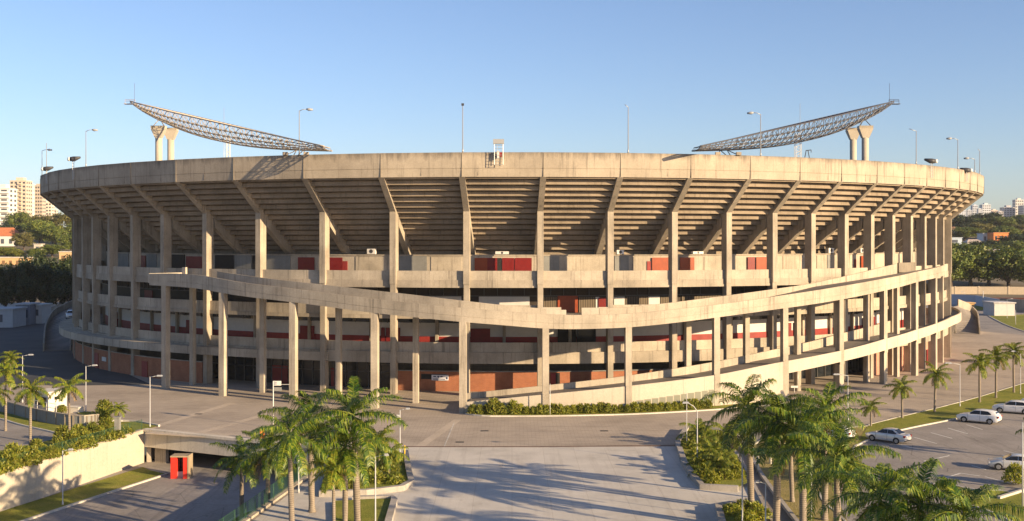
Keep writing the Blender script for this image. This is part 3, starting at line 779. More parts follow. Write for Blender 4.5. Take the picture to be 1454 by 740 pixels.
# sunken service road under the left corner of the plaza
low_pts = [(-45.5, 160), (-17, 160), (-18.6, 120.4), (-18.6, 108.5), (-20.5, 89.9), (-25, 44), (-66, 44), (-50, 108.2), (-44.2, 132.7)]
st(MB().poly(low_pts, ZL).build("service_road", M['asphalt']))
patch("lawn", [(-120, 762), (-40, 739), (0, 727.5), (203, 664), (214, 669), (237, 674), (120, 712), (30, 742), (-60, 772), (-120, 790)], M['grass'], 0.08, ZL)
kerb([(240, 674), (237, 674), (120, 712), (30, 742), (-60, 772)], 0.3, 0.16, ZL, it=0)
patch("lawn", [(322, 744), (348, 728), (385, 722), (420, 712), (430, 745), (390, 790), (330, 790), (315, 760)], M['grass'], 0.10, ZL)
kerb([(315, 760), (322, 744), (348, 728), (385, 722)], 0.25, 0.16, ZL)

def solid(name, mb, mat, label, cat, loc=None, group=None):
    return tag(mb.build(name, mat, loc=loc), label, cat, group)
wl = MB(); a = A_; b = (-48.9, 108.2); c = (-63.5, 45.0)
wl.strip([(a[0] - 0.25, a[1]), (b[0] - 0.25, b[1]), (c[0] - 0.25, c[1])], 0.5, ZL - 0.1, 0.02)
w_ = tag(empty("retaining_wall", (a[0], a[1], ZL)), "long cream rendered retaining wall beside the sunken road at bottom left", "wall")
wl.build("wall_face", M['conc_wall'], w_)
MB().strip([(a[0] - 0.3, a[1]), (b[0] - 0.3, b[1]), (c[0] - 0.3, c[1])], 0.62, 0.02, 0.2).build("coping", M['conc_light'], w_)
w2 = tag(empty("retaining_wall", (B_[0], B_[1], ZL)), "retaining wall below the green fence right of the sunken road", "wall")
MB().strip([(-18.95, 120.3), (-19.15, 108.5), (-21.15, 89.9), (-25.7, 45)], 0.5, ZL - 0.1, 0.02).build("wall_face", M['conc_light'], w2)
MB().strip([(-18.95, 120.3), (-19.15, 108.5), (-21.15, 89.9), (-25.7, 45)], 0.6, 0.02, 0.22).build("coping", M['conc_light'], w2)
br = tag(empty("underpass", ((A_[0] + B_[0]) / 2, (A_[1] + B_[1]) / 2, ZL)), "concrete bridge edge over the dark underpass at the left corner of the plaza", "underpass")
dx, dy = B_[0] - A_[0], B_[1] - A_[1]; L_ = math.hypot(dx, dy); ux, uy = dx / L_, dy / L_; nx_, ny_ = -uy, ux
def off(p, k, s=0): return (p[0] + nx_ * k + ux * s, p[1] + ny_ * k + uy * s)
MB().strip([off(A_, 0.2), off(B_, 0.2)], 0.4, -1.85, 0.0).build("fascia", M['fascia'], br)
MB().strip([off(A_, 0.1), off(B_, 0.1)], 0.75, 0.0, 0.28).build("coping", M['fascia'], br)
m = MB(); q = [off(A_, 0.42), off(B_, 0.42), (-17, 159), (-45.5, 159)]; m.prism(q, -1.2, -0.3); m.build("deck_slab", M['conc_dark'], br)
m = MB(); m.strip([off(A_, 0.4, 0.3), (-45.2, 159)], 0.5, ZL, -1.2); m.build("abutment", M['conc_light'], br)
m = MB(); m.strip([off(B_, 0.4, -0.3), (-17.2, 159)], 0.5, ZL, -1.2); m.build("abutment", M['conc_light'], br)
m = MB(); m.strip([(-45.4, 158.8), (-17.2, 158.8)], 0.4, ZL, -1.2); m.build("end_wall", M['conc_dark'], br)
m = MB(); p0 = off(A_, 1.0, 0.9); p1 = off(A_, 1.0, 2.6); m.strip([p0, p1], 0.5, ZL, -1.2); m.build("wing_wall", M['conc'], br)
m = MB()
for k in (8.5, 16.5):
    p0 = off(A_, 6, k); m.strip([p0, off(A_, 6.8, k)], 0.7, ZL, -1.2)
    m.build("support", M['conc'], br); m = MB()
# raised planters with stone kerbs
def planter(name, px, curb_px, label):
    pts = [G(x, y) for x, y in px]; t = tag(empty(name, (sum(p[0] for p in pts) / len(pts), sum(p[1] for p in pts) / len(pts), 0)), label, "planter")
    MB().poly(pts, 0.3).build("lawn", M['grass'], t)
    MB().strip([G(x, y) for x, y in curb_px], 0.55, -0.05, 0.5).build("stone_kerb", M['stone'], t)
    return t
planter("planter", [(470, 640), (574, 648), (580, 672), (584, 688), (570, 696), (520, 702), (455, 704), (460, 680)], [(576, 646), (580, 672), (584, 689), (570, 697), (520, 703), (453, 705)], "stone edged planter with grass under the left palm group")
planter("planter", [(475, 716), (556, 712), (560, 716), (552, 745), (545, 780), (480, 780)], [(500, 713), (556, 711.5), (560, 716), (552, 745), (545, 780)], "small stone edged planter at the bottom edge below the left palms")
planter("planter", [(962, 632), (972, 662), (984, 680), (996, 694), (1047, 697), (1062, 690), (1047, 652), (1024, 622), (1000, 606), (975, 612)], [(975, 612), (962, 632), (972, 662), (984, 680), (997, 695), (1048, 698)], "stepped stone planter with small palms right of the forecourt")
planter("planter", [(1020, 726), (1030, 770), (1095, 790), (1082, 725), (1068, 715), (1050, 716)], [(1068, 716), (1020, 724), (1031, 772)], "small grassy planter with a stone edge at the foot of the tall right palm")
# ================================================================== FENCES, BOOTHS, SIGNS
M['fence_green'] = plain("green_fence_paint", (0.03, 0.085, 0.045), 0.5)
def fence(pts, label, h=1.15, gap=2.4, zbase=0.2, mat='fence_green', rails=9):
    pts = [Vector((p[0], p[1], zbase)) for p in pts]
    t = tag(empty("mesh_fence", pts[0]), label, "fence")
    mesh = MB()
    for a, b in zip(pts[:-1], pts[1:]):
        L = (b - a).length; n = max(1, round(L / gap)); u = (b - a) / L
        for k in range(n + (1 if b is pts[-1] else 0)):
            p = a + u * (L * k / n); MB().tube([p, p + Vector((0, 0, h))], 0.035, 6).build("post", M[mat], t)
        for k in range(rails):
            z = 0.1 + (h - 0.14) * k / (rails - 1); mesh.bar(a + Vector((0, 0, z)), b + Vector((0, 0, z)), 0.012 if 0 < k < rails - 1 else 0.022)
        nn = int(L / 0.3)
        for k in range(nn):
            p = a + u * (L * k / nn); mesh.bar(p + Vector((0, 0, 0.1)), p + Vector((0, 0, h - 0.04)), 0.01, 3)
    mesh.build("wire_panel", M[mat], t); return t
fence([(A_[0] - 0.3, A_[1]), (-49.2, 108.2), (-57.0, 75)], "green wire fence on top of the cream retaining wall")
fence([(-18.95, 120.0), (-19.15, 108.5), (-21.15, 89.9), (-23.5, 68)], "green wire fence at the right edge of the sunken road", 1.3)

# low wall of concrete panels at the far left
gw = tag(empty("garden_wall", (*G(60, 600), 0)), "low wall of grey concrete panels between the left road and the white kiosk", "wall")
gp = smooth_line([G(x, y) for x, y in ((-60, 577), (0, 584), (62, 601), (113, 609), (140, 606))], 1)
MB().strip(gp, 0.22, -0.05, 1.45).build("wall_panel", M['conc_grey'], gw)
MB().strip(gp, 0.32, 1.45, 1.55).build("coping", M['conc'], gw)
for k in range(len(gp) - 1):
    for t in (0.25, 0.75):
        p = (gp[k][0] * (1 - t) + gp[k + 1][0] * t, gp[k][1] * (1 - t) + gp[k + 1][1] * t)
        MB().obox(p, (1, 0), (0, 1), 0, 1.45, 0.13, 0.17).build("pier", M['conc_dark'], gw)

# guard kiosk
kx, ky = G(72, 586); kz = 0
k = tag(empty("kiosk", (kx, ky, 0)), "small white guard kiosk with a flat roof behind the low panel wall", "kiosk")
ax = Vector((0.80, -0.60)).normalized(); ay = Vector((0.60, 0.80))
def kb(mb, u0, u1, v0, v1, z0, z1):
    c = (kx + ax.x * (u0 + u1) / 2 + ay.x * (v0 + v1) / 2, ky + ax.y * (u0 + u1) / 2 + ay.y * (v0 + v1) / 2)
    return mb.obox(c, ax, ay, z0, z1, abs(u1 - u0) / 2, abs(v1 - v0) / 2)
wm = plain("white_kiosk_paint", (0.58, 0.54, 0.47), 0.7, var=0.08)
m = MB(); kb(m, -1.6, 1.6, -1.3, 1.3, 0, 2.75); m.build("body", wm, k)
m = MB(); kb(m, -1.85, 1.85, -1.55, 1.55, 2.75, 2.95); m.build("roof", wm, k)
m = MB(); kb(m, -1.35, 1.2, -1.34, -1.29, 1.1, 2.2); m.build("window", M['glass'], k)
m = MB(); kb(m, 1.58, 1.63, -0.45, 0.3, 1.85, 2.25); m.build("window", M['glass'], k)
m = MB(); kb(m, -1.4, 1.25, -1.36, -1.30, 1.0, 1.1); m.build("sill", M['conc_grey'], k)
hr = tag(empty("handrail", (*G(64, 592), 0)), "white tube handrail in front of the kiosk", "handrail")
a, b = Vector((*G(40, 586), 0)), Vector((*G(80, 594), 0)); m = MB()
for z in (1.2, 1.75): m.bar(a + Vector((0, 0, z)), b + Vector((0, 0, z)), 0.035, 6)
m.build("rail", M['steel_white'], hr)
for t in (0, .33, .66, 1): p = a.lerp(b, t); MB().tube([p, p + Vector((0, 0, 1.8))], 0.04, 6).build("post", M['steel_white'], hr)
c = G(106, 586); m = MB().obox(c, (0.95, -0.3), (0.3, 0.95), 0, 0.75, 1.0, 0.5); m.obox(c, (0.95, -0.3), (0.3, 0.95), 0.75, 0.83, 1.08, 0.58)
solid("planter_box", m, wm, "low white planter box right of the kiosk", "planter box", (*c, 0))

# red portal booth at the mouth of the underpass
bx, by = G(258, 678, ZL); t = tag(empty("gate_booth", (bx, by, ZL)), "small bright red gate booth with a beige roof at the underpass mouth", "booth")
rp = plain("bright_red_paint", (0.55, 0.035, 0.02), 0.5, var=0.1); bp = plain("beige_paint", (0.33, 0.26, 0.17), 0.7, var=0.1)
MB().box(bx - 1.0, bx - 0.36, by - 0.75, by + 0.75, ZL, ZL + 2.35).build("side_pillar", rp, t)
MB().box(bx + 0.36, bx + 0.85, by - 0.75, by + 0.75, ZL, ZL + 2.35).build("side_pillar", rp, t)
MB().box(bx + 0.853, bx + 1.0, by - 0.8, by + 0.8, ZL, ZL + 2.55).build("side_panel", bp, t)
MB().box(bx - 1.02, bx + 0.85, by - 0.8, by + 0.8, ZL + 2.35, ZL + 2.5).build("roof", bp, t)
MB().box(bx - 0.45, bx + 0.45, by + 0.55, by + 0.6, ZL, ZL + 2.35).build("door", M['glass'], t)
MB().box(bx - 0.45, bx + 0.45, by - 0.3, by - 0.2, ZL, ZL + 0.7).build("turnstile", M['galv'], t)

# signpost, orange board, bollard, banner, red sign
sx, sy = G(388, 607); s_ = tag(empty("signpost", (sx, sy, 0)), "thin white post with two small sign blades on the plaza left of the palm group", "signpost")
hgt = (607 - 541) * sy / F
MB().tube([(sx, sy, 0), (sx, sy, hgt)], 0.06, 8).build("post", M['steel_white'], s_)
MB().box(sx, sx + 0.95, sy - 0.04, sy + 0.04, hgt - 0.55, hgt).build("sign_blade", M['steel_white'], s_)
o = MB().box(sx + 0.1, sx + 1.0, sy - 0.05, sy + 0.05, hgt - 1.2, hgt - 0.75).build("sign_blade", M['conc_grey'], s_); o["label"] = "grey lower sign blade"
MB().bar((sx, sy, hgt - 0.42), (sx + 1.9, sy, hgt - 0.42), 0.025, 6).build("arm", M['steel_white'], s_)
ink = plain("navy_lettering", (0.03, 0.045, 0.12), 0.6)
for x0, x1, z0, z1 in ((.1, .16, .5, .06), (.28, .38, .42, .3), (.28, .38, .22, .1)):
    MB().box(sx + x0, sx + x1, sy - .052, sy - .041, hgt - z0, hgt - z1).build("printed_mark", ink, s_)
ox, oy = G(373, 626); t = tag(empty("barrier_board", (ox, oy, 0)), "orange and white warning board standing at the plaza edge above the underpass", "warning board")
MB().box(ox - 0.28, ox + 0.22, oy - 0.05, oy + 0.05, 0.3, 1.45).build("board", plain("orange_board", (0.75, 0.20, 0.03), 0.5), t)
MB().box(ox - 0.22, ox + 0.16, oy - 0.062, oy - 0.05, 1.22, 1.40).build("stripe", M['steel_white'], t)
for s in (-0.24, 0.18): MB().box(ox + s - 0.03, ox + s + 0.03, oy - 0.2, oy + 0.2, 0, 0.3).build("foot", M['steel_dark'], t)
c = G(574.5, 652); solid("bollard", MB().tube([(*c, 0), (*c, 0.3), (*c, 1.35), (*c, 1.42)], [0.09, 0.075, 0.075, 0.04], 10), plain("yellow_paint", (0.62, 0.42, 0.03), 0.5), "yellow bollard by the left planter next to the forecourt", "bollard", (*c, 0))
# banner on the brick
ba, bb = PHI(612, 88.8), PHI(637, 88.8); phb = (ba + bb) / 2; rb_ = 88.62
bn = tag(empty("banner", pol(rb_, phb, 1.9)), "white banner with blue lettering fixed to the brick wall beside a dark window", "banner")
MB().rbox(phb, 2.55, rb_ - 0.04, rb_, 1.62, 2.42).build("sheet", plain("banner_cloth", (0.66, 0.67, 0.72), 0.6), bn)
tc_ = (math.cos(phb), math.sin(phb))
def mark(u0, u1, z0, z1):
    du = (u0 + u1) / 2; q = pol(rb_, phb)
    return MB().obox((q[0] + tc_[0] * du + math.sin(phb) * .008, q[1] + tc_[1] * du - math.cos(phb) * .008), tc_, (math.sin(phb), -math.cos(phb)), z0, z1, (u1 - u0) / 2, .006)
for u0, u1, z0, z1 in ((-1.0, -.6, 2.1, 2.26), (-.4, -.1, 2.1, 2.28), (-.28, -.2, 1.9, 2.1), (.05, .4, 2.12, 2.26), (-1.05, .75, 1.74, 1.85), (.9, 1.15, 1.8, 2.1)):
    mark(u0, u1, z0, z1).build("printed_mark", ink, bn)
# small red-headed signal and white sign by the right end of the solid ramp
c = G(1133, 556); t = tag(empty("signal_post", (*c, 0)), "grey post with a tilted dark red lamp head beside the solid ramp wall", "signal post")
h = (556 - 523) * c[1] / F
MB().tube([(*c, 0), (*c, h)], 0.06, 8).build("post", M['galv'], t)
m = MB(); m.tube([(c[0] + 0.15, c[1], h), (c[0] - 0.35, c[1], h + 0.16)], [0.2, 0.24], 10); m.build("lamp_head", M['red_paint'], t)
m = MB(); m.tube([(c[0] - 0.36, c[1], h + 0.165), (c[0] - 0.8, c[1], h + 0.34)], [0.25, 0.2], 10); m.build("hood", M['lamp_dark'], t)
c = G(1128, 561); t = tag(empty("notice_post", (*c, 0)), "white T shaped notice post below the red headed signal", "notice")
MB().tube([(*c, 0), (*c, 1.2)], 0.05, 8).build("post", M['steel_white'], t); MB().box(c[0] - 0.5, c[0] + 0.5, c[1] - 0.05, c[1] + 0.05, 1.05, 1.35).build("board", M['steel_white'], t)
c = G(167, 622); solid("gate_post", MB().box(c[0] - .28, c[0] + .28, c[1] - .28, c[1] + .28, 0, 2.3).box(c[0] - .34, c[0] + .34, c[1] - .34, c[1] + .34, 2.3, 2.42), M['conc_grey'], "square grey concrete post beside the green fence and hedge", "post", (*c, 0))
for x, y, l in ((1076, 672, "left one of two white marker posts on the dry lawn behind the right palms"), (1094, 660, "right one of two white marker posts on the dry lawn behind the right palms")):
    c = G(x, y); solid("marker_post", MB().tube([(*c, 0), (*c, 1.6), (*c, 1.66)], [.13, .13, .08], 10), M['steel_white'], l, "post", (*c, 0), "white marker posts on the lawn")
c = G(1085, 650); t = tag(empty("bench", (*c, 0)), "green bench on the dry lawn behind the tall right palms", "bench")
MB().box(c[0] - 1.1, c[0] + 1.1, c[1] - .25, c[1] + .25, .42, .5).build("seat", M['fence_green'], t); MB().box(c[0] - 1.1, c[0] + 1.1, c[1] + .25, c[1] + .31, .55, .95).build("backrest", M['fence_green'], t)
for s in (-.9, .9): MB().box(c[0] + s - .05, c[0] + s + .05, c[1] - .2, c[1] + .2, 0, .42).build("leg", M['steel_dark'], t)

# ================================================================== LAMP POSTS ON THE GROUND
def lamp(px, yb, yt, dirx, label, z=0.0, style="arm", arm=1.3, pr=0.06):
    x, d = G(px, yb, z); h = (yb - yt) * d / F
    t = tag(empty("street_lamp", (x, d, z)), label, "street lamp", "lamp posts round the plaza")
    P = lambda dx, dz: (x + dx, d, z + dz)
    if style == "pole":
        MB().tube([P(0, 0), P(0, h)], [pr, pr * 0.6], 8).build("pole", M['pole'], t); return t
    MB().tube([P(0, 0), P(0, 0.35), P(0, 0.36), P(0, h)], [pr * 1.5, pr * 1.5, pr, pr * 0.75], 8).build("pole", M['pole'], t)
    a = arm * dirx
    if style == "curve":
        MB().tube([P(0, h - 0.02), P(a * .25, h + .45), P(a * .6, h + .75), P(a, h + .85)], [pr * .8, pr * .7, pr * .6, pr * .5], 8).build("arm", M['pole'], t); hz = h + .85
    else:
        MB().tube([P(0, h - 0.05), P(a * .75, h + .12)], pr * .6, 6).build("arm", M['pole'], t); hz = h + .12
    m = MB(); x0, x1 = a * .6, a * 1.15; lo, hi = min(x0, x1), max(x0, x1)
    m.hexa([P(lo, hz - .06)[:1] + (d - .16, z + hz - .06), P(hi, 0)[:1] + (d - .16, z + hz - .06), (x + hi, d + .16, z + hz - .06), (x + lo, d + .16, z + hz - .06)],
           [(x + lo + .1, d - .1, z + hz + .1), (x + hi - .1, d - .1, z + hz + .1), (x + hi - .1, d + .1, z + hz + .1), (x + lo + .1, d + .1, z + hz + .1)])
    hd = m.build("lamp_head", M['lamp'], t)
    MB().box(x + lo + .08, x + hi - .08, d - .12, d + .12, z + hz - .085, z + hz - .062).build("lens", M['lens'], hd)
    if style == "double":
        MB().box(x - .35, x - .05, d - .1, d + .1, z + h - .75, z + h - .5).build("camera_box", M['pole'], t)
    return t
lamp(213, 607, 535, 1, "street lamp at the plaza corner right of the concrete gate post")
lamp(122, 586, 520, 1, "street lamp right of the white kiosk in front of the shaded asphalt")
lamp(32, 572, 505, 1, "leftmost street lamp behind the left palms")
lamp(568, 650, 582, 1, "lamp post with a camera box at the left edge of the forecourt", style="double", arm=.9)
lamp(533, 752, 648, 1, "tall white lamp post in front of the left palm group at the bottom edge", arm=.9)
lamp(89, 718, 640, 1, "lamp post on the sunken verge in front of the cream wall", z=ZL, arm=.9)
lamp(424, 700, 632, 1, "thin lamp post among the trunks of the left palms", arm=.8)
lamp(990, 660, 584, -1, "lamp with a curved arm in the right planter", style="curve", arm=1.3)
lamp(975, 637, 558, 1, "thin bare pole beside the curved lamp in the right planter", style="pole", pr=.05)
lamp(1054, 748, 645, -1, "tall lamp left of the thick right palm trunk at the bottom edge", arm=.5)
lamp(1087, 758, 686, -1, "lamp with a dark head between the two thick palm trunks", arm=.7)
lamp(1152, 752, 655, 1, "thin pole right of the third thick palm trunk", style="pole", pr=.06)
lamp(1204, 598, 533, -1, "lamp post on the kerb left of the smallest median palm", arm=1.6)
lamp(1363, 578, 517, -1, "lamp post in the median between the third and fourth palm from its left end", arm=1.8)
lamp(1449, 560, 500, -1, "lamp post at the right edge of the picture beside the rearmost median palm", arm=1.2)
lamp(1452, 722, 600, 1, "pole at the right picture edge in front of the car park shrub", style="pole", pr=.08)
lamp(781, 590, 545, 1, "white pole standing in the long hedge below the ramp", style="pole", pr=.06)
lamp(1430, 452, 425, 1, "white lamp in the far lawn by the low white building", arm=1.5)
lamp(1370, 431, 415, -1, "far small lamp beside the pale ramp wall at right", arm=1.2)
lamp(1396, 437, 413, 1, "far plain pole in front of the pale ramp wall at right", style="pole", pr=.16)
lamp(1442, 462, 440, 1, "short pole in the far right lawn", style="pole", pr=.1)

# ================================================================== THINGS ON THE RIM
def rim_lamp(px, yt, dirx, label, style="arm", arm=1.7, r=98.05):
    ph = PHI(px, r); x, y, _ = pol(r, ph); z = 34.6; h = ZR(px, yt, r) - z
    t = tag(empty("rim_lamp", (x, y, z)), label, "lamp post", "lamp posts on the stadium rim")
    MB().tube([(x, y, z), (x, y, z + .5), (x, y, z + .51), (x, y, z + h)], [.11, .11, .075, .055], 8).build("pole", M['galv'], t)
    if style == "tip": MB().box(x - .18, x + .18, y - .18, y + .18, z + h, z + h + .3).build("lamp_head", M['lamp_dark'], t)
    elif style == "arm":
        a = arm * dirx; MB().tube([(x, y, z + h - .1), (x + a * .3, y, z + h + .15), (x + a * .7, y, z + h + .2)], .05, 6).build("arm", M['galv'], t)
        MB().tube([(x + a * .6, y, z + h + .2), (x + a * .8, y, z + h + .15), (x + a * 1.15, y, z + h + .12)], [.1, .22, .12], 8).build("lamp_head", M['lamp'], t)
    elif style == "hook": MB().tube([(x, y, z + h - .05), (x + arm * dirx * .6, y, z + h + .35)], .05, 6).build("arm", M['galv'], t)
for a in ((122, 186, 1, "rim lamp left of the left floodlight pylons"), (56, 214, 1, "leftmost rim lamp above the dark left end of the rim"), (425, 157, 1, "rim lamp above the right foot of the left floodlight gantry"),
          (1080, 162, -1, "rim lamp in front of the low end of the right floodlight gantry"), (1360, 198, -1, "tall rim lamp between the two small floodlights at right"), (1384, 226, -1, "shortest rim lamp near the right end of the rim")): rim_lamp(*a)
rim_lamp(657, 150, 1, "slender rim mast with a small head left of the ladder cage", "tip"); rim_lamp(892, 152, -1, "slender bare rim mast right of the ladder cage", "hook", .8)
rim_lamp(1301, 186, -1, "rim lamp with a thin rising arm right of the right pylons", "hook", 1.9); rim_lamp(1391, 214, -1, "rightmost rim mast with a short bent tip", "hook", .6)
rim_lamp(66, 203, 1, "thin plain mast near the left end of the rim", "pole"); 
def rim_flood(px, yt, dirx, label, r=98.75):
    ph = PHI(px, r); x, y, _ = pol(r, ph); z1 = ZR(px, yt, r); t = tag(empty("rim_floodlight", (x, y, 32.6)), label, "floodlight", "small floodlights bracketed to the rim")
    tx, ty = math.cos(ph), math.sin(ph); m = MB()
    for s in (-.32, .32): m.bar((x + tx * s, y + ty * s, 32.6), (x + tx * s, y + ty * s, z1 - .2), .045, 6)
    k = 0
    while 32.8 + k * .5 < z1 - .3: z = 32.8 + k * .5; m.bar((x - tx * .32, y - ty * .32, z), (x + tx * .32, y + ty * .32, z), .03); k += 1
    m.build("ladder_bracket", M['galv'], t)
    c = (x + tx * dirx * .5, y + ty * dirx * .5)
    m = MB(); m.tube([(x + .5 * -dirx, y, z1), (x + .1 * dirx, y, z1 + .02), (x + dirx * 1.2, y, z1 + .3)], [.36, .45, .16], 10); m.build("lamp_head", M['lamp_dark'], t)
    MB().tube([(x + .9 * -dirx, y, z1 - .02), (x + .5 * -dirx, y, z1)], [.3, .36], 10).build("ballast_box", M['lens'], t)
rim_flood(1323, 229, -1, "upper small floodlight on the sunlit right rim"); rim_flood(1373, 242, -1, "lower small floodlight near the right end of the rim")
rim_flood(66, 240, 1, "broad floodlight at the dark left end of the rim"); rim_flood(104, 226, 1, "small floodlight head left of the left rim lamp")
# ladder cage on the middle of the rim
r = 98.75; ph = PHI(708, r); x, y, _ = pol(r, ph); zt = ZR(708, 198, r); zb = ZR(708, 234, r)
t = tag(empty("ladder_cage", (x, y, zb)), "grey ladder cage with a box on top hanging on the middle of the rim", "ladder cage")
m = MB()
for sx_ in (-.6, .6):
    for sy_ in (-.15, .35): m.bar((x + sx_, y - sy_, zb), (x + sx_, y - sy_, zt), .05, 6)
m.build("frame", M['galv'], t)
m = MB()
for k in range(8):
    z = zb + (zt - zb) * k / 8; m.bar((x - .6, y - .35, z), (x + .6, y - .35, z), .03)
m.bar((x - .2, y - .35, zb), (x - .2, y - .35, zt - .8), .03); m.build("rung", M['galv'], t)
MB().box(x - .75, x + .75, y - .5, y + .3, zt - .65, zt).build("cabinet", M['lamp'], t)
MB().box(x + .1, x + .5, y - .3, y + .05, zb + 1.1, zb + 1.7).build("junction_box", M['red_paint'], t)
o = MB().box(x - .25, x + .1, y - .3, y + .05, zb + .9, zb + 1.9).build("junction_box", M['steel_white'], t)

# floodlight gantries: boat shaped lattice on two pylons at the high end and a trestle on the rim at the low end
def gantry(mirror, label, white):
    s = -1 if mirror else 1
    X = lambda px: CXP + s * (px - CXP)
    mt = M['gantry_pale'] if white else M['gantry_dark']
    hi = Vector(P3(X(190), 144, 204)); lo = Vector(P3(X(466), 208, 157))
    t = tag(empty("floodlight_gantry", (*P3(X(235), 228, 200)[:2], 30)), label, "floodlight gantry", "floodlight gantries over the rim")
    ax = (lo - hi); L = ax.length; ax.normalize(); up = Vector((0, 0, 1)); side = ax.cross(up).normalized(); up = side.cross(ax).normalized()
    if up.z < 0: up = -up
    if side.y > 0: side = -side
    n = 42; NS_ = 6
    def pt(i, k):
        u = i / n
        sag = 0.6 + 2.9 * math.sin(math.pi * min(1, u ** 0.8))
        wdt = 1.4 + 3.4 * math.sin(math.pi * min(1, u ** 0.8))
        v = k / (NS_ - 1)       # 0 top front ... 1 bottom
        cx = math.cos(v * math.pi / 2); sx = math.sin(v * math.pi / 2)
        return hi + ax * (u * L) + side * (wdt * (cx - .5)) - up * (sag * sx) - up * 0.0
    chords = MB(); lat = MB()
    for k in range(NS_): chords.tube([pt(i, k) for i in range(n + 1)], .10 if k in (0, NS_ - 1) else .075, 5)
    for i in range(n + 1):
        for k in range(NS_ - 1):
            lat.bar(pt(i, k), pt(i, k + 1), .06, 3)
            if i < n: lat.bar(pt(i, k + (i % 2)), pt(i + 1, k + 1 - (i % 2)), .05, 3)
    # rear chord closing the section
    rear = lambda i: pt(i, 0) - side * (1.0 + 2.2 * math.sin(math.pi * (i / n) ** .75)) - up * 0.2
    chords.tube([rear(i) for i in range(n + 1)], .075, 5)
    for i in range(n + 1):
        lat.bar(rear(i), pt(i, 0), .035, 3); lat.bar(rear(i), pt(i, NS_ - 1), .035, 3)
        if i < n: lat.bar(rear(i), pt(i + 1, 0), .03, 3); lat.bar(rear(i), pt(i + 1, NS_ - 1), .03, 3)
    lat.build("lattice", mt, t)
    fl = chords; fl.use(1)
    for i in range(4, n - 5):
        for k in (1, 2):
            p = pt(i, k) + side * -.12; fl.box(p.x - .22, p.x + .22, p.y - .14, p.y + .14, p.z - .18, p.z + .14)
    fl.build("chord", [mt, M['steel_dark'] if not white else M['gantry_lamp']], t)
    # end platform
    p = pt(0, 0); pm = MB()
    for dx in (-.9, 0, .9): pm.bar(p + Vector((dx, 0, -.5)), p + Vector((dx, 0, .25)), .04)
    pm.bar(p + Vector((-.9, 0, .25)), p + Vector((.9, 0, .25)), .04); pm.bar(p + Vector((-.9, 0, 0)), p + Vector((.9, 0, 0)), .05); pm.box(p.x - 1, p.x + 1, p.y - .5, p.y + .5, p.z - .6, p.z - .5)
    pm.build("platform", mt, t); MB().bar(p + Vector((s * .8, 0, 0)), p + Vector((s * .8, 0, 3.2)), .03).build("aerial", M['steel_dark'], t)
    # pylons
    for px, dd, yc in ((225.5, 199, 179), (242.5, 206, 182)):
        b = Vector(P3(X(px), yc, dd)); pm = MB()
        pm.tube([(b.x, b.y, 20.5), (b.x, b.y, b.z - 1.9)], .6, 20)
        for z0_, h0, z1_, h1 in ((b.z - 2.1, .56, b.z - .5, 1.22), (b.z - .498, 1.22, b.z, 1.22)):
            pm.hexa([(b.x + q * h0, b.y + w_ * .56, z0_) for q, w_ in ((-1, -1), (1, -1), (1, 1), (-1, 1))], [(b.x + q * h1, b.y + w_ * .8, z1_) for q, w_ in ((-1, -1), (1, -1), (1, 1), (-1, 1))])
        py = pm.build("pylon", M['conc_wall'], t)
        i = min(range(n), key=lambda q: abs(pt(q, NS_ - 1).x - b.x)); q = pt(i, NS_ - 1); ms = MB()
        for dx in (-1.0, 1.0): ms.bar(b + Vector((dx, 0, 0)), q, .08, 5)
        ms.build("strut", mt, py)
    # trestle on the rim
    c = Vector(pol(98.0, PHI(X(420), 98.0), 34.6)); ms = MB(); i = min(range(n), key=lambda q: abs(pt(q, NS_ - 1).x - c.x)); q = pt(i, NS_ - 1)
    for dx in (-1.5, -.3, .3, 1.5): ms.bar(c + Vector((dx, 0, 0)), q + Vector((-.5 if dx < 0 else .5, 0, 0)), .07, 5)
    ms.build("trestle", mt, t)
    for dx in (-1.5, 1.5): MB().box(c.x + dx - .35, c.x + dx + .35, c.y - .3, c.y + .3, 34.6, 35.05).build("trestle_foot", M['conc'], t)
M['gantry_pale'] = plain('cream_painted_steel', (0.36, 0.31, 0.25), 0.5, var=0.15)
M['gantry_lamp'] = plain('floodlight_glass', (0.34, 0.27, 0.18), 0.4)
M['gantry_dark'] = plain("grey_painted_steel", (0.085, 0.085, 0.095), 0.5, metal=0.2)
gantry(False, "pale steel floodlight gantry on two concrete pylons at left, its high end to the left", True)
gantry(True, "dark steel floodlight gantry on two concrete pylons at right, its high end to the right", False)
# lattice masts and aerials behind the rim
def mast(px, yt, d, label, w_=.55, thin=False):
    x, y, zt = P3(px, yt, d); zb = 26 if d < 210 else 24; t = tag(empty("lattice_mast" if not thin else "aerial", (x, y, zb)), label, "mast")
    m = MB()
    if thin: m.tube([(x, y, zb), (x, y, zt)], [.07, .03], 5); m.build("rod", M['galv'], t); return
    for a, b in ((-1, -1), (1, -1), (1, 1), (-1, 1)): m.bar((x + a * w_ / 2, y + b * w_ / 2, zb), (x + a * w_ / 2, y + b * w_ / 2, zt), .05)
    k = 0; z = zb
    while z < zt - .5:
        m.bar((x - w_ / 2, y - w_ / 2, z), (x + w_ / 2, y - w_ / 2, z + .5), .03); m.bar((x + w_ / 2, y - w_ / 2, z + .5), (x - w_ / 2, y - w_ / 2, z + 1), .03); m.bar((x - w_ / 2, y + w_ / 2, z), (x + w_ / 2, y + w_ / 2, z + .5), .03); z += .5 * (1 + k % 2); k += 1
    m.build("lattice", M['steel_white'], t)
mast(324, 196, 190, "short lattice mast under the left floodlight gantry"); mast(1133, 190, 190, "lattice mast under the right floodlight gantry", .9)
mast(318, 153, 196, "thin aerial standing behind the left gantry", thin=True); mast(1136, 147, 196, "thin aerial standing behind the right gantry", thin=True)
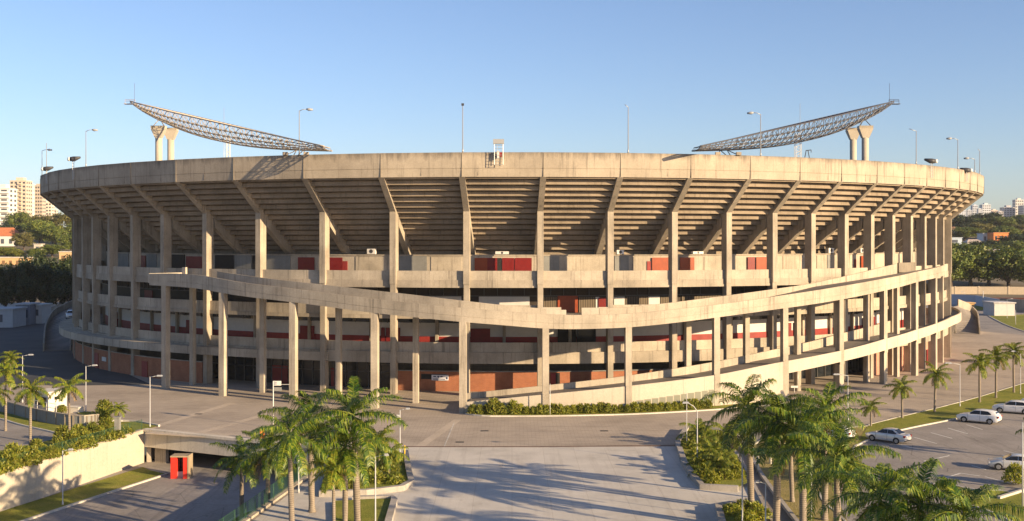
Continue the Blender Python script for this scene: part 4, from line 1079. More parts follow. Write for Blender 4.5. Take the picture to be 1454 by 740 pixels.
x, y, z = pol(98.0, PHI(1146, 98.0), 34.6); t = tag(empty("winch_frame", (x, y, z)), "small dark winch frame on the rim under the right gantry", "winch frame"); m = MB()
for a in (-.35, .35): m.bar((x + a, y, z), (x + a * .4, y, z + 1.1), .06)
m.bar((x - .2, y, z + 1.1), (x + .6, y, z + 1.2), .06); m.bar((x + .6, y, z + 1.2), (x + .6, y, z + .8), .05); m.build("frame", M['steel_dark'], t)
x, y, z = P3(1252, 238, 208); m = MB(); m.add([(x - 4.5, y - 2, z - 2.5), (x + 4.5, y - 2, z - 2.5), (x + 4.5, y + 2, z - 2.5), (x - 4.5, y + 2, z - 2.5), (x - 1.8, y - 1, z + 1.15), (x + 1.5, y - 1, z + .9), (x + 1.5, y + 1, z + .9), (x - 1.8, y + 1, z + 1.15)], [(0, 1, 5, 4), (1, 2, 6, 5), (2, 3, 7, 6), (3, 0, 4, 7), (4, 5, 6, 7), (3, 2, 1, 0)])
solid("tarpaulin_heap", m, M['steel_dark'], "dark covered heap on the rim right of the right pylons", "covered heap", (x, y, z - 2.5))
# air conditioners on the top gallery wall
def aircon(px, yb, label, w_=1.3, h=.9, r=86.0):
    ph = PHI(px, r); x, y, z = pol(r, ph, 20.22); t = tag(empty("air_conditioner", (x, y, z), ph), label, "air conditioner", "air conditioners on the gallery wall")
    o = MB().box(-w_ / 2, w_ / 2, -.35, .35, .08, h).build("casing", M['steel_white'], None); o.parent = t
    o = MB().tube([(0, -.36, h / 2 + .04), (0, -.37, h / 2 + .04)], .3 * h / .9, 16).build("fan_grille", M['steel_dark'], None); o.parent = t
    for s in (-.4, .4): o = MB().box(s * w_ - .05, s * w_ + .05, -.35, .35, 0, .08).build("foot", M['steel_dark'], None); o.parent = t
aircon(528, 358, "white air conditioner on the gallery wall between the second and third rib left of centre"); aircon(713, 358, "air conditioner above the red doors near the middle", 2.0, .5); aircon(880, 356, "air conditioner at the right of the middle bay", 1.1, .7)
aircon(1178, 352, "air conditioner in the right bays above the low ramp end", 1.4, .9); aircon(990, 356, "low air conditioner above the orange doors", 1.8, .45); aircon(1222, 350, "rightmost air conditioner on the gallery wall", 1.2, .8)
# ================================================================== PLANTS
def leaf_mat(name, c1, c2, c3, trans=0.35, rough=0.5):
    n = N(name, rough, 0.35)
    g = n.n("ShaderNodeNewGeometry"); oi = n.n("ShaderNodeObjectInfo")
    col = n.ramp(g.outputs["Random Per Island"], [(0.0, c1), (0.45, c2), (1.0, c3)])
    v = n.ramp(oi.outputs["Random"], [(0.0, 0.8), (1.0, 1.15)])
    col = n.mix(col, v, 1.0, 'MULTIPLY'); n.color(col)
    tr = n.n("ShaderNodeBsdfTranslucent"); n.l(n.mix(col, (1.25, 1.2, 0.5), 1.0, 'MULTIPLY'), tr.inputs[0])
    mx = n.n("ShaderNodeMixShader"); mx.inputs[0].default_value = trans
    out = n.t.nodes["Material Output"]; n.l(n.b.outputs[0], mx.inputs[1]); n.l(tr.outputs[0], mx.inputs[2]); n.l(mx.outputs[0], out.inputs[0])
    return n.m
M['palm_leaf'] = leaf_mat("palm_leaf", (0.022, 0.066, 0.006), (0.066, 0.130, 0.009), (0.26, 0.29, 0.026), .24, .42)
M['palm_leaf_light'] = leaf_mat("young_palm_leaf", (0.08, 0.15, 0.014), (0.16, 0.21, 0.018), (0.30, 0.27, 0.035))
M['leaf_hedge'] = leaf_mat("hedge_leaf", (0.11, 0.155, 0.018), (0.21, 0.235, 0.032), (0.36, 0.33, 0.055), .45)
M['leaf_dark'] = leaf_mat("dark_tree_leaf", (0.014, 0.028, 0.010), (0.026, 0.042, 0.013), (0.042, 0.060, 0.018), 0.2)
M['leaf_mid'] = leaf_mat("tree_leaf", (0.055, 0.092, 0.016), (0.105, 0.145, 0.022), (0.19, 0.20, 0.034), 0.25)
M['leaf_olive'] = leaf_mat("olive_tree_leaf", (0.09, 0.095, 0.025), (0.13, 0.125, 0.032), (0.18, 0.155, 0.045), 0.25)
M['dead_leaf'] = leaf_mat('dry_palm_leaf', (0.10, 0.065, 0.03), (0.17, 0.11, 0.05), (0.25, 0.17, 0.08), .2)
def bark(name, c):
    n = N(name, 0.9, 0.15); w_ = n.n("ShaderNodeTexWave", wave_type='BANDS', bands_direction='Z'); w_.inputs["Scale"].default_value = 2.2; w_.inputs["Distortion"].default_value = 1.5; w_.inputs["Detail"].default_value = 3
    n.l(n.coord(), w_.inputs[0])
    col = n.mix(n.ramp(w_.outputs["Fac"], [(0.0, [x * .66 for x in c]), (0.35, c), (1, [x * 1.1 for x in c])]), n.ramp(n.noise(1.2, (2, 2, .4), 8), [(0.35, 0.7), (0.65, 1.1)]), 1.0, 'MULTIPLY')
    n.color(col); return n.m
M['palm_bark'] = bark("palm_trunk", (0.25, 0.21, 0.165)); M['bark'] = plain("tree_bark", (0.09, 0.065, 0.045), 0.9, var=0.3)
M['shaft'] = plain("palm_crownshaft", (0.15, 0.19, 0.035), 0.4, var=0.25)

def frond(rng, mb, base, az, el, length, droop, nl, leaf_l, leaf_w, plumose=1.0):
    """rachis that arches over, with two rows of hanging leaflets"""
    d = Vector((math.cos(az) * math.cos(el), math.sin(az) * math.cos(el), math.sin(el)))
    pts = [Vector(base)]; seg = 12; p = Vector(base); tw = rng.uniform(-.25, .25)
    for i in range(seg):
        e = el - droop * ((i + 1) / seg) ** 1.35
        d = Vector((math.cos(az) * math.cos(e), math.sin(az) * math.cos(e), math.sin(e))); p = p + d * length / seg; pts.append(p.copy())
    mb.tube(pts, [0.045 * (1 - .8 * i / seg) + .006 for i in range(seg + 1)], 4, cap=False)
    side0 = Vector((-math.sin(az), math.cos(az), 0))
    for i in range(nl):
        u = 0.10 + 0.90 * i / nl; f = u * seg; k = min(seg - 1, int(f)); q = pts[k].lerp(pts[k + 1], f - k); t = (pts[k + 1] - pts[k]).normalized()
        up = side0.cross(t).normalized()
        if up.z < 0: up = -up
        ll = leaf_l * (0.55 + 0.6 * math.sin(math.pi * min(1, u * .9 + .12))) * rng.uniform(.85, 1.1)
        for s in (-1, 1):
            lift = rng.uniform(-.3, .3) * plumose
            a = (side0 * s * 0.85 + t * rng.uniform(.3, .6) + up * lift).normalized()
            b = (a + Vector((0, 0, -rng.uniform(1.0, 2.2)))).normalized()
            w_ = leaf_w * rng.uniform(.8, 1.2); wn = a.cross(up).normalized() * w_ / 2
            m1 = q + a * ll * .5; e = m1 + b * ll * .6
            mb.add([q - wn * .5, q + wn * .5, m1 + wn, m1 - wn, e], [(0, 1, 2, 3), (3, 2, 4)])

def palm_meshes(seed, nf, flen, trunk_h, r0, shaft_h, leaf_l=.62, leaf_w=.055, nl=38, leafmat='palm_leaf', spread=(-.6, 1.45)):
    """trunk, crownshaft and crown with the foot at the origin"""
    rng = random.Random(seed); t = bpy.data.objects.new("palm_tree", None); COL.objects.link(t); t.empty_display_size = .5
    lx, ly = rng.uniform(-.02, .02), rng.uniform(-.02, .02)
    P = lambda z: (lx * z * z / trunk_h, ly * z * z / trunk_h, z)
    prof = [(0, 1.45), (.15, 1.2), (.6, 1.0), (trunk_h * .35, 1.08), (trunk_h * .6, 1.05), (trunk_h * .85, .82), (trunk_h, .7)]
    MB().tube([P(z) for z, _ in prof], [r0 * k for _, k in prof], 12).build("trunk", M['palm_bark'], t)
    th = Vector(P(trunk_h)); tp = th + Vector((0, 0, shaft_h))
    if shaft_h > .2: MB().tube([th, th + Vector((0, 0, shaft_h * .15)), th + Vector((0, 0, shaft_h * .6)), tp], [r0 * .72, r0 * .80, r0 * .55, r0 * .28], 10).build("crownshaft", M['shaft'], t)
    cr = MB()
    for i in range(nf):
        az = i * 2.39996 + rng.uniform(-.3, .3); v = (i + .5) / nf
        el = spread[1] + (spread[0] - spread[1]) * v ** .8 + rng.uniform(-.12, .12)
        frond(rng, cr, tp - Vector((0, 0, .25 * v * shaft_h + .02)), az, el, flen * rng.uniform(.85, 1.1) * (1 - .18 * (v < .15)), 1.0 + .35 * rng.random() - .25 * v, nl, leaf_l, leaf_w)
    cr.use(1)
    for i in range(rng.choice((1, 2, 3)) if nf > 15 else 1):      # old brown fronds hanging by the trunk
        frond(rng, cr, tp - Vector((0, 0, .3 * shaft_h)), rng.uniform(0, 6.28), -.55, flen * .75, .85, nl // 2, leaf_l * .8, leaf_w)
    cr.build("crown", [M[leafmat], M['dead_leaf']], t)
    return t
PALM_PROTO = {}
def palm(px, yb, yc, cat, label, group, z=0.0, rz=None, kind="royal", k=1.0, d=None):
    """px,yb foot in the photo; yc centre of the crown"""
    x, d_ = G(px, yb, z) if d is None else ((px - CXP) * d / F, d)
    h = HC - (yc - HOR) * d_ / F - z
    key = (kind, int(px) % (5 if kind == 'royal' else 3))
    spec = {"royal": (17, 4.3, 6.0, .24, 1.5, .85, .07, 60, 'palm_leaf'), "young": (15, 2.4, 4.0, .13, .6, .55, .07, 36, 'palm_leaf_light'), "shrubby": (15, 2.1, .6, .12, .2, .55, .065, 34, 'palm_leaf_light')}[kind]
    if key not in PALM_PROTO:
        t = palm_meshes(hash(kind) * 0 + {"royal": 10, "young": 40, "shrubby": 70}[kind] + key[1], spec[0], spec[1], spec[2], spec[3], spec[4], spec[5], spec[6], spec[7], spec[8]); PALM_PROTO[key] = t
    else: t = copy_thing(PALM_PROTO[key], (0, 0, 0))
    t.location = (x, d_, z); q_ = random.Random(px + 3); t.rotation_euler = (q_.uniform(-.035, .035), q_.uniform(-.035, .035), q_.uniform(0, 6.28) if rz is None else rz)
    want = h - .1; base = spec[2] + spec[4]
    sz = want / base
    t.scale = (k, k, 1)
    for c in t.children:        # stretch the trunk to the measured height, keep the crown's shape
        if c.name.startswith("trunk"): c.scale = (1, 1, (want - spec[4] * k) / spec[2])
        else:
            c.scale = (1, 1, k); c.location = (0, 0, (want - base * k))
    t["label"] = label; t["category"] = cat; t["group"] = group
    return t
GL, GR, GM = "royal palms of the left group", "royal palms of the right group", "young palms in the median"
palm(343, 738, 645, "palm tree", "leftmost and slimmest palm of the left group, on the sunken lawn", GL, z=ZL, k=.78)
palm(381, 755, 634, "palm tree", "second palm from the left in the left group, with a yellow green crownshaft", GL, z=ZL, k=.85)
palm(415, 765, 612, "palm tree", "third palm from the left, with a long green crownshaft beside the green fence", GL, k=.85)
palm(443, 727, 590, "palm tree", "tall palm of the left group with its thick trunk behind the green fence end", GL, k=1.02)
palm(490, 752, 628, "palm tree", "palm with a thick pale trunk in the middle front of the left group", GL, k=.85)
palm(508, 748, 583, "palm tree", "tallest palm of the left group, right of its other trunks", GL, k=1.08)
palm(474, 762, 664, "palm tree", "low young palm in front of the thick trunks of the left group", GL, kind="young", k=.95)
palm(537, 668, 622, "palm tree", "small bushy palm in the left planter behind the tall trunks", GL, kind="shrubby", k=1.25)
palm(552, 680, 640, "palm tree", "low feathery palm at the right end of the left planter", GL, kind="shrubby", k=1.0)
palm(1067, 727.6, 574, "palm tree", "palm with the thickest straight trunk, leftmost of the tall right group", GR, k=1.1)
palm(1102, 757, 590, "palm tree", "second tall palm of the right group, its trunk waisted at the middle", GR, k=1.08)
palm(1140, 765, 610, "palm tree", "third tall palm of the right group, trunk cut by the bottom edge", GR, k=1.05)
palm(1125, 714, 598, "palm tree", "slender palm rising from the dry lawn behind the right group", GR, k=.75)
palm(1171, 740, 580, "palm tree", "palm of the right group whose crown stands against the ramp pillars", GR, k=.95)
palm(1190, 820, 645, "palm tree", "palm with a wide crown in front of the car park edge", GR, k=1.0)
palm(1252, 900, 700, "palm tree", "near palm at the bottom edge left of the nearest crowns", GR, k=.92)
palm(1303, 920, 708, "palm tree", "nearest palm crown in the middle of the bottom right edge", GR, k=.9)
palm(1362, 940, 728, "palm tree", "rightmost near palm crown at the bottom right edge", GR, k=.88)
for x, yb, yc, l, kk in ((1236.5, 606, 575, "smallest median palm behind the silver saloon car", .8), (1281, 594.5, 547, "second median palm from its left end", .95), (1327, 586, 528, "third median palm, its trunk left of a lamp post", 1.05),
                     (1391, 572, 512, "fourth median palm, its trunk just right of a lamp post", 1.1), (1414, 566, 504, "fifth median palm, next to the rearmost one", 1.1), (1439.5, 558, 496, "rearmost median palm at the right edge", 1.1)):
    palm(x, yb, yc, "palm tree", l, GM, kind="young", k=kk)
for x, yb, yc, l, kk in ((1490, 540, 486, 'first palm of the median beyond the right edge', 1.1), (1530, 522, 478, 'second palm of the median beyond the right edge', 1.1), (1500, 655, 590, 'palm beyond the right edge beside the car park', 1.2), (1540, 605, 545, 'far palm beyond the right edge beside the car park', 1.2), (1500, 700, 610, 'near palm beyond the right edge beside the car park', 1.3)):
    palm(x, yb, yc, 'palm tree', l, GM, kind='young', k=kk)
for x, yb, yc, l, kk, kd in ((43, 640, 550, "left palm with a slim trunk in front of the white kiosk", 1.05, "young"), (99, 637, 547, "palm with a pale slim trunk right of the white kiosk", 1.0, "young"), (8, 612, 524, "palm behind the leftmost palm at the left edge", 1.05, "young"), (-6, 640, 553, "leftmost palm cut by the left picture edge", 1.0, "young"),
                         (168, 608, 578, "tiny young palm behind the concrete gate post", .6, "young"), (14, 560, 505, "palm with its crown at the left edge above the road", .8, "young")):
    palm(x, yb, yc, "palm tree", l, "young palms at the left", kind=kd, k=kk)
for x, yb, yc, l, kk in ((1013, 664, 640, "feathery small palm in the front of the right planter", 1.1), (992, 630, 612, "small palm at the back left of the right planter", 1.25), (1031, 640, 615, "small palm at the right of the right planter", 1.2), (1024, 676, 652, "low palm at the lower right corner of the right planter", 1.0), (1000, 680, 668, "lowest fern like palm by the stone kerb of the right planter", .8),
                         (1178, 680, 640, "bushy palm on the dry lawn behind the near right palms", 1.3), (1205, 690, 655, "bushy palm between the right palms and the car park", 1.2)):
    palm(x, yb, yc, "palm tree", l, "small palms in the planters", kind="shrubby", k=kk)

# shrubs: leaf clusters on short stems
def shrub_mesh(seed, w_, h, n, leaf, mat, blades=False):
    rng = random.Random(seed); t = bpy.data.objects.new("shrub", None); COL.objects.link(t)
    st_ = MB(); lf = MB(); tips = []
    for _ in range(7):
        a = rng.uniform(0, 6.28); q = Vector((math.cos(a) * w_ * .35 * rng.random(), math.sin(a) * w_ * .35 * rng.random(), h * rng.uniform(.45, .8))); st_.tube([(0, 0, -.05), q * .5, q], [.03, .02, .01], 4); tips.append(q)
    for _ in range(n):
        a = rng.uniform(0, 6.28); rr_ = rng.random() ** .4; zz = rng.random()
        c = Vector((math.cos(a) * w_ / 2 * rr_ * (1 - .55 * zz ** 2), math.sin(a) * w_ / 2 * rr_ * (1 - .55 * zz ** 2), h * (.06 + .94 * zz * (1.05 - .35 * rr_ * rng.random()))))
        d = Vector((rng.gauss(0, 1), rng.gauss(0, 1), rng.gauss(.7, .8))).normalized(); s = d.cross(Vector((rng.gauss(0, 1), rng.gauss(0, 1), rng.gauss(0, 1)))).normalized() * leaf * .22
        L = leaf * rng.uniform(.7, 1.5)
        lf.add([c - s, c + s, c + d * L * .6 + s * .9, c + d * L, c + d * L * .6 - s * .9], [(0, 1, 2, 4), (4, 2, 3)])
    st_.build("stem", M['bark'], t); lf.build("foliage", M[mat], t); return t
SP = {}
def shrub(x, y, key, seed, w_, h, n, leaf, mat, label, group, z=0.0, sc_=1.0, rz=0.0):
    kk = (key, seed)
    if kk not in SP: SP[kk] = shrub_mesh(seed + 300, w_, h, n, leaf, mat); t = SP[kk]
    else: t = copy_thing(SP[kk], (0, 0, 0))
    t.location = (x, y, z); t.rotation_euler = (0, 0, rz); t.scale = (sc_, sc_, sc_); t["label"] = label; t["category"] = "shrub"; t["group"] = group; return t
rng = random.Random(5)
ordn = ["first", "second", "third", "fourth", "fifth", "sixth", "seventh", "eighth", "ninth", "tenth", "eleventh", "twelfth", "thirteenth", "fourteenth", "fifteenth", "sixteenth", "seventeenth", "eighteenth", "nineteenth", "twentieth"]
# the row below the solid ramp wall
hx = np.linspace(671, 1006, 36)
def nth(i):
    return ordn[i] if i < 20 else ["twenty", "thirty"][(i + 1) // 10 - 2] + "-" + ordn[(i + 1) % 10 - 1] if (i + 1) % 10 else ["twentieth", "thirtieth"][(i + 1) // 10 - 2]
for i, x in enumerate(hx):
    ph = PHI(x, 109.6); r = float(np.interp(ph, gl_, RL)) + 1.25 + rng.uniform(-.25, .25); ph = PHI(x, r); p = pol(r, ph)
    s = {3: 1.45, 4: 1.15, 6: 1.3}.get(i, rng.uniform(.72, 1.0)) * 1.0
    shrub(p[0], p[1], "row", i % 4, 1.45, 1.25, 420, .26, 'leaf_hedge', f"{nth(i)} shrub from the left in the long row below the ramp wall", "shrubs below the ramp wall", .1, s, rng.uniform(0, 6))
# hedge on the bank above the cream wall
k_ = 0
for (x, y) in ((-30, 678), (-5, 672), (12, 667), (28, 660), (44, 658), (60, 649), (72, 652), (84, 640), (100, 638), (112, 629), (122, 633), (131, 620), (140, 624), (148, 612), (146, 604), (18, 652), (52, 640), (90, 628)):
    p = G(x, y); shrub(p[0], p[1], "bank", k_ % 3, 2.3, 1.7, 620, .30, 'leaf_hedge', f"{ordn[k_]} shrub of the planted bank above the cream wall, counted from its left end", "shrubs on the left bank", .05, rng.uniform(.65, 1.1), rng.uniform(0, 6)); k_ += 1
for i, (x, y, s, l) in enumerate(((88, 588, .7, "small shrub between the kiosk and the planter box"), (148, 590, 1.25, "loose leafy shrub right of the kiosk behind the panel wall"), (1442, 688, 1.15, "rounded shrub in front of the nearest silver car"), (1012, 690, .8, "low shrub at the front corner of the right planter"), (1046, 682, .9, "dark shrub at the right end of the right planter"), (500, 690, .9, "shrub in the left planter behind the thick trunks"), (560, 664, 1.0, "shrub at the right end of the left planter"))):
    p = G(x, y); shrub(p[0], p[1], "bank", i % 3, 2.3, 1.7, 620, .30, 'leaf_hedge', l, "single shrubs", .1, s * .85, i)
for i in range(16):
    t_ = (i + .5) / 16; p = G(-20 + 215 * t_, 682 - 66 * t_ + (i % 3) * 1.5); shrub(p[0] - .9, p[1] + .5, "low", i % 2, 1.9, .75, 320, .24, 'leaf_hedge', f"{ordn[i]} low tuft behind the green fence above the cream wall, counted from the left", "low tufts along the left fence", .08, rng.uniform(.8, 1.25), i)
for i, (x, y) in enumerate(((975, 640), (990, 652), (1005, 662), (1020, 668), (1034, 660), (990, 668), (1002, 682), (1030, 684), (1014, 650), (984, 640), (1040, 672))):
    p = G(x, y); shrub(p[0], p[1], "low", i % 2, 1.9, .75, 320, .24, 'leaf_hedge', f"{ordn[i]} low clump of ground plants in the right planter, counted from the back", "ground plants in the right planter", .28, rng.uniform(.8, 1.2), i)
for i, (x, y) in enumerate(((470, 700), (500, 698), (535, 690), (560, 690), (525, 680), (548, 672), (480, 690))):
    p = G(x, y); shrub(p[0], p[1], "low", i % 2, 1.9, .75, 320, .24, 'leaf_hedge', f"{ordn[i]} low clump of ground plants in the left planter", "ground plants in the left planter", .28, rng.uniform(.8, 1.2), i)
for i, (x, y) in enumerate(((1040, 735), (1056, 728), (1072, 730), (1062, 745), (1080, 742))):
    p = G(x, y); shrub(p[0], p[1], "low", i % 2, 1.9, .75, 320, .24, 'leaf_hedge', f"{ordn[i]} low clump of ground plants at the foot of the thickest palm trunk", "ground plants in the small right planter", .28, rng.uniform(.8, 1.1), i)

# broad leaved trees of the background
def tree_mesh(seed, mat, w_=9.0, h=10.0, nclump=50, nleaf=150, leaf=.62, low=.16):
    rng = random.Random(seed); t = bpy.data.objects.new("broadleaf_tree", None); COL.objects.link(t)
    tk = MB(); lf = MB(); fork = Vector((0, 0, h * low))
    tk.tube([(0, 0, -.5), (0, 0, .3), fork * .6, fork], [.45, .34, .28, .25], 8)
    cl = []
    for i in range(nclump):
        a = rng.uniform(0, 6.28); v = rng.random(); rr_ = math.sqrt(rng.random())
        zc = h * (low + .12 + (0.80 - low) * v); rad = w_ / 2 * (math.sin(math.pi * (.22 + .66 * v)) ** .8) * rr_
        c = Vector((math.cos(a) * rad, math.sin(a) * rad, zc)); cl.append((c, w_ * rng.uniform(.10, .19)))
    for c, r_ in cl[:9]: tk.tube([fork, fork.lerp(c, .5) + Vector((0, 0, .4)), c], [.16, .1, .04], 5)
    for c, r_ in cl:
        for _ in range(nleaf):
            d = Vector((rng.gauss(0, 1), rng.gauss(0, 1), rng.gauss(0, .75))).normalized(); p = c + d * r_ * rng.random() ** .35
            nrm = (d + Vector((rng.gauss(0, .6), rng.gauss(0, .6), rng.gauss(.3, .6)))).normalized(); a = nrm.cross(Vector((rng.random(), rng.random(), .3))).normalized(); b = nrm.cross(a)
            s = leaf * rng.uniform(.5, 1.1) / 2
            lf.add([p - a * s, p + b * s * .6, p + a * s, p - b * s * .6], [(0, 1, 2, 3)])
    tk.build("trunk", M['bark'], t); lf.build("crown", M[mat], t); return t
TP = {}
def tree(px, yt, d, wpx, mat, label, group, wide=1.0, name="broadleaf_tree"):
    v = int(px) % 2; key = (mat, v)
    if key not in TP: TP[key] = tree_mesh(900 + 7 * v + len(mat), mat); t = TP[key]
    else: t = copy_thing(TP[key], (0, 0, 0))
    x = (px - CXP) * d / F; zb = max(0, hill_z(x, d)); h = HC - (yt - HOR) * d / F - zb
    w_ = wpx * d / F
    t.location = (x, d, zb); t.scale = (w_ / 8, w_ / 8, h / 9.3); t.rotation_euler = (0, 0, random.Random(int(px * 7 + yt)).uniform(0, 6.28)); t["label"] = label; t["category"] = "tree"; t["group"] = group
# ================================================================== CARS
def car_proto(kind, paint, seed=0):
    t = bpy.data.objects.new("parked_car", None); COL.objects.link(t)
    L, W = 4.45, 1.76
    # rows along the length (x forward): bonnet line, belt line, roof line
    xs = [2.22, 2.12, 1.75, 1.2, .78, .2, -.4, -1.0, -1.45, -1.8, -2.1, -2.22]
    top = {"sedan": [.62, .74, .86, .94, .98, .98, .98, .99, 1.0, 1.0, .98, .86], "hatch": [.62, .74, .86, .95, .99, 1.0, 1.0, 1.0, 1.01, 1.02, 1.0, .82]}[kind]
    bot = [.34, .27, .22, .2, .2, .2, .2, .2, .2, .22, .28, .36]; hw = [.62, .76, .84, .87, .88, .88, .88, .88, .87, .85, .79, .70]
    b = MB(); P_ = 10
    for x, zt, zb, w_ in zip(xs, top, bot, hw):
        zm = zb + (zt - zb) * .55
        ring = [(w_ * .88, zb), (w_, zb + .12), (w_ * 1.0, zm), (w_ * .965, zt - .07), (w_ * .86, zt)]
        b.v += [(x, y, z) for y, z in ring] + [(x, -y, z) for y, z in ring[::-1]]
    for i in range(len(xs) - 1):
        for k in range(P_): l = (k + 1) % P_; b.f.append((i * P_ + k, (i + 1) * P_ + k, (i + 1) * P_ + l, i * P_ + l)); b.s.append(True)
    b.f.append(tuple(range(P_))); b.s.append(True); e = (len(xs) - 1) * P_; b.f.append(tuple(e + k for k in range(P_))[::-1]); b.s.append(True)
    # cabin
    cx = {"sedan": [(1.0, .95, .74), (.2, 1.40, .60), (-.3, 1.455, .585), (-.85, 1.42, .575), (-1.68, 1.0, .68)], "hatch": [(1.05, .96, .74), (.3, 1.42, .61), (-.35, 1.49, .60), (-1.2, 1.45, .585), (-1.75, 1.36, .565), (-2.08, 1.0, .70)]}[kind]
    def cab(mb, grow=0.0, zlo=.94):
        base = len(mb.v); n = len(cx)
        for x, z, w_ in cx:
            wl_ = .76
            mb.v += [(x, wl_ if z < 1.1 else .80, zlo), (x, w_ + grow, z - .05), (x, w_ * .8, z + grow), (x, -w_ * .8, z + grow), (x, -w_ - grow, z - .05), (x, -wl_ if z < 1.1 else -.80, zlo)]
        for i in range(n - 1):
            for k in range(5): mb.f.append((base + i * 6 + k, base + (i + 1) * 6 + k, base + (i + 1) * 6 + k + 1, base + i * 6 + k + 1)); mb.s.append(True)
    cab(b)
    body = b.build("body", paint, t)
    md = body.modifiers.new("bevel", 'BEVEL'); md.width = .03; md.segments = 2; md.limit_method = 'ANGLE'
    gl2 = M['car_glass']
    # side glass: dark panes a hair proud of the cabin side
    if kind == "sedan": wins = [[(.82, 1.0), (.24, 1.33), (-.28, 1.37), (-.28, .99)], [(-.34, .99), (-.34, 1.37), (-.82, 1.34), (-1.32, 1.06), (-1.25, 1.0)]]
    else: wins = [[(.86, 1.01), (.32, 1.35), (-.30, 1.40), (-.30, 1.0)], [(-.36, 1.0), (-.36, 1.40), (-1.1, 1.37), (-1.48, 1.12), (-1.42, 1.03)]]
    for s in (-1, 1):
        for wn in wins:
            q = []
            for x, z in wn:
                f = min(1, max(0, (z - .94) / .46)); q.append((x, s * (.81 + (.60 - .80) * f + .012), z))
            MB().add(q, [tuple(range(len(q)))]).build("side_window", gl2, t)
    (xa, za, wa), (xb, zb_, wb) = cx[0], cx[1]
    def pane(nm, x0, z0, w0, x1, z1, w1, dx): MB().add([(x0 + dx, -w0, z0 + .015), (x0 + dx, w0, z0 + .015), (x1 + dx, w1, z1 + .015), (x1 + dx, -w1, z1 + .015)], [(0, 1, 2, 3)]).build(nm, gl2, t)
    pane("windscreen", xa - .06, 1.0, .68, xb + .05, zb_ - .02, .52, .02)
    (xa, za, wa), (xb, zb_, wb) = cx[-1], cx[-2]
    pane("rear_window", xa + .10, 1.03, .62, xb - .06, zb_ - .05, .48, -.02)
    # wheels
    for x in (1.36, -1.32):
        for s in (-1, 1):
            wh = MB().tube([(x, s * .68, .31), (x, s * .88, .31)], .31, 20).build("wheel", M['tyre'], t)
            MB().tube([(x, s * .875, .31), (x, s * .893, .31)], [.21, .19], 14).build("rim", M['rim_alloy'], wh)
            a = MB(); 
            for k in range(9):
                th0, th1 = math.pi * k / 9, math.pi * (k + 1) / 9
                a.add([(x + math.cos(th0) * .37, s * .884, .31 + math.sin(th0) * .37), (x + math.cos(th1) * .37, s * .884, .31 + math.sin(th1) * .37), (x + math.cos(th1) * .30, s * .884, .31 + math.sin(th1) * .30), (x + math.cos(th0) * .30, s * .884, .31 + math.sin(th0) * .30)], [(0, 1, 2, 3)])
            a.build("wheel_arch", M['tyre'], t)
    zt_ = .74
    for s in (-1, 1):
        MB().box(2.02, 2.17, s * .62 - .14, s * .62 + .14, .60, .74).build("headlight", M['lens'], t)
        MB().box(-2.22, -2.06, s * .66 - .13, s * .66 + .13, .72, .93).build("tail_light", M['tail'], t)
        MB().box(.78, .92, s * .95 - .07, s * .95 + .07, .98, 1.1).build("mirror", paint, t)
        for x in (-.1, -1.0): MB().box(x - .08, x + .08, s * .885 - .01, s * .885 + .012, .82, .85).build("door_handle", M['rim_alloy'], t)
        for x in (.95, -.31, -1.18): MB().box(x - .008, x + .008, s * .882 - .01, s * .882 + .003, .3, .92).build("door_gap", M['tyre'], t)
    MB().box(-2.245, -2.22, -.26, .26, .62, .74).build("number_plate", M['plate'], t)
    MB().box(-2.235, -2.1, -.72, .72, .33, .42).build("bumper_strip", M['tyre'], t)
    MB().box(2.15, 2.225, -.4, .4, .42, .54).build("grille", M['tyre'], t)
    return t
def paintm(name, c, met): n = N(name, .28, .5); n.b.inputs["Metallic"].default_value = met; n.b.inputs["Coat Weight"].default_value = .6; n.b.inputs["Coat Roughness"].default_value = .08; n.color(c); return n.m
M['car_glass'] = plain("car_glass", (.012, .014, .017), .08, .6); M['tyre'] = plain("tyre_rubber", (.018, .018, .018), .85); M['rim_alloy'] = plain("alloy_wheel", (.38, .38, .38), .35, metal=.7); M['tail'] = plain("tail_light_plastic", (.35, .012, .012), .25); M['plate'] = plain("number_plate", (.45, .45, .44), .5)
silver = paintm("silver_car_paint", (.60, .60, .58), .3); white = paintm("white_car_paint", (.72, .71, .69), .0); dkred = paintm("dark_car_paint", (.10, .03, .03), .1)
def place(t, px, py, dirv, sc_, label, z=0.0):
    x, y = G(px, py, z); t.location = (x, y, z); t.rotation_euler = (0, 0, math.atan2(dirv[1], dirv[0])); t.scale = (sc_,) * 3; t["label"] = label; t["category"] = "car"; t["group"] = "parked cars"
s1 = car_proto("sedan", silver); place(s1, 1261, 627, (-.70, .71), 1.06, "silver saloon car parked beside the lawn at the left end of the car park")
h1 = car_proto("hatch", white); place(h1, 1390, 600, (-.80, .60), 1.12, "white hatchback car parked alone in the middle of the upper row")
place(copy_thing(h1, (0, 0, 0)), 1439, 586.5, (-.86, .51), 1.12, "white hatchback car at the right edge behind the middle one")
place(copy_thing(s1, (0, 0, 0)), 1440, 667, (-.93, .36), 1.06, "silver car nearest to the camera at the right edge behind a shrub")
place(copy_thing(h1, (0, 0, 0)), 1478, 577, (-.86, .51), 1.1, "white car cut by the right edge, furthest of the upper row")
place(copy_thing(h1, (0, 0, 0)), 1186, 622, (-.7, .71), 1.0, "white car mostly hidden behind the right palms")
place(car_proto("hatch", white), 101, 452, (.35, -.94), 1.25, "pale van like car parked on the shaded ramp at far left", 4.6)

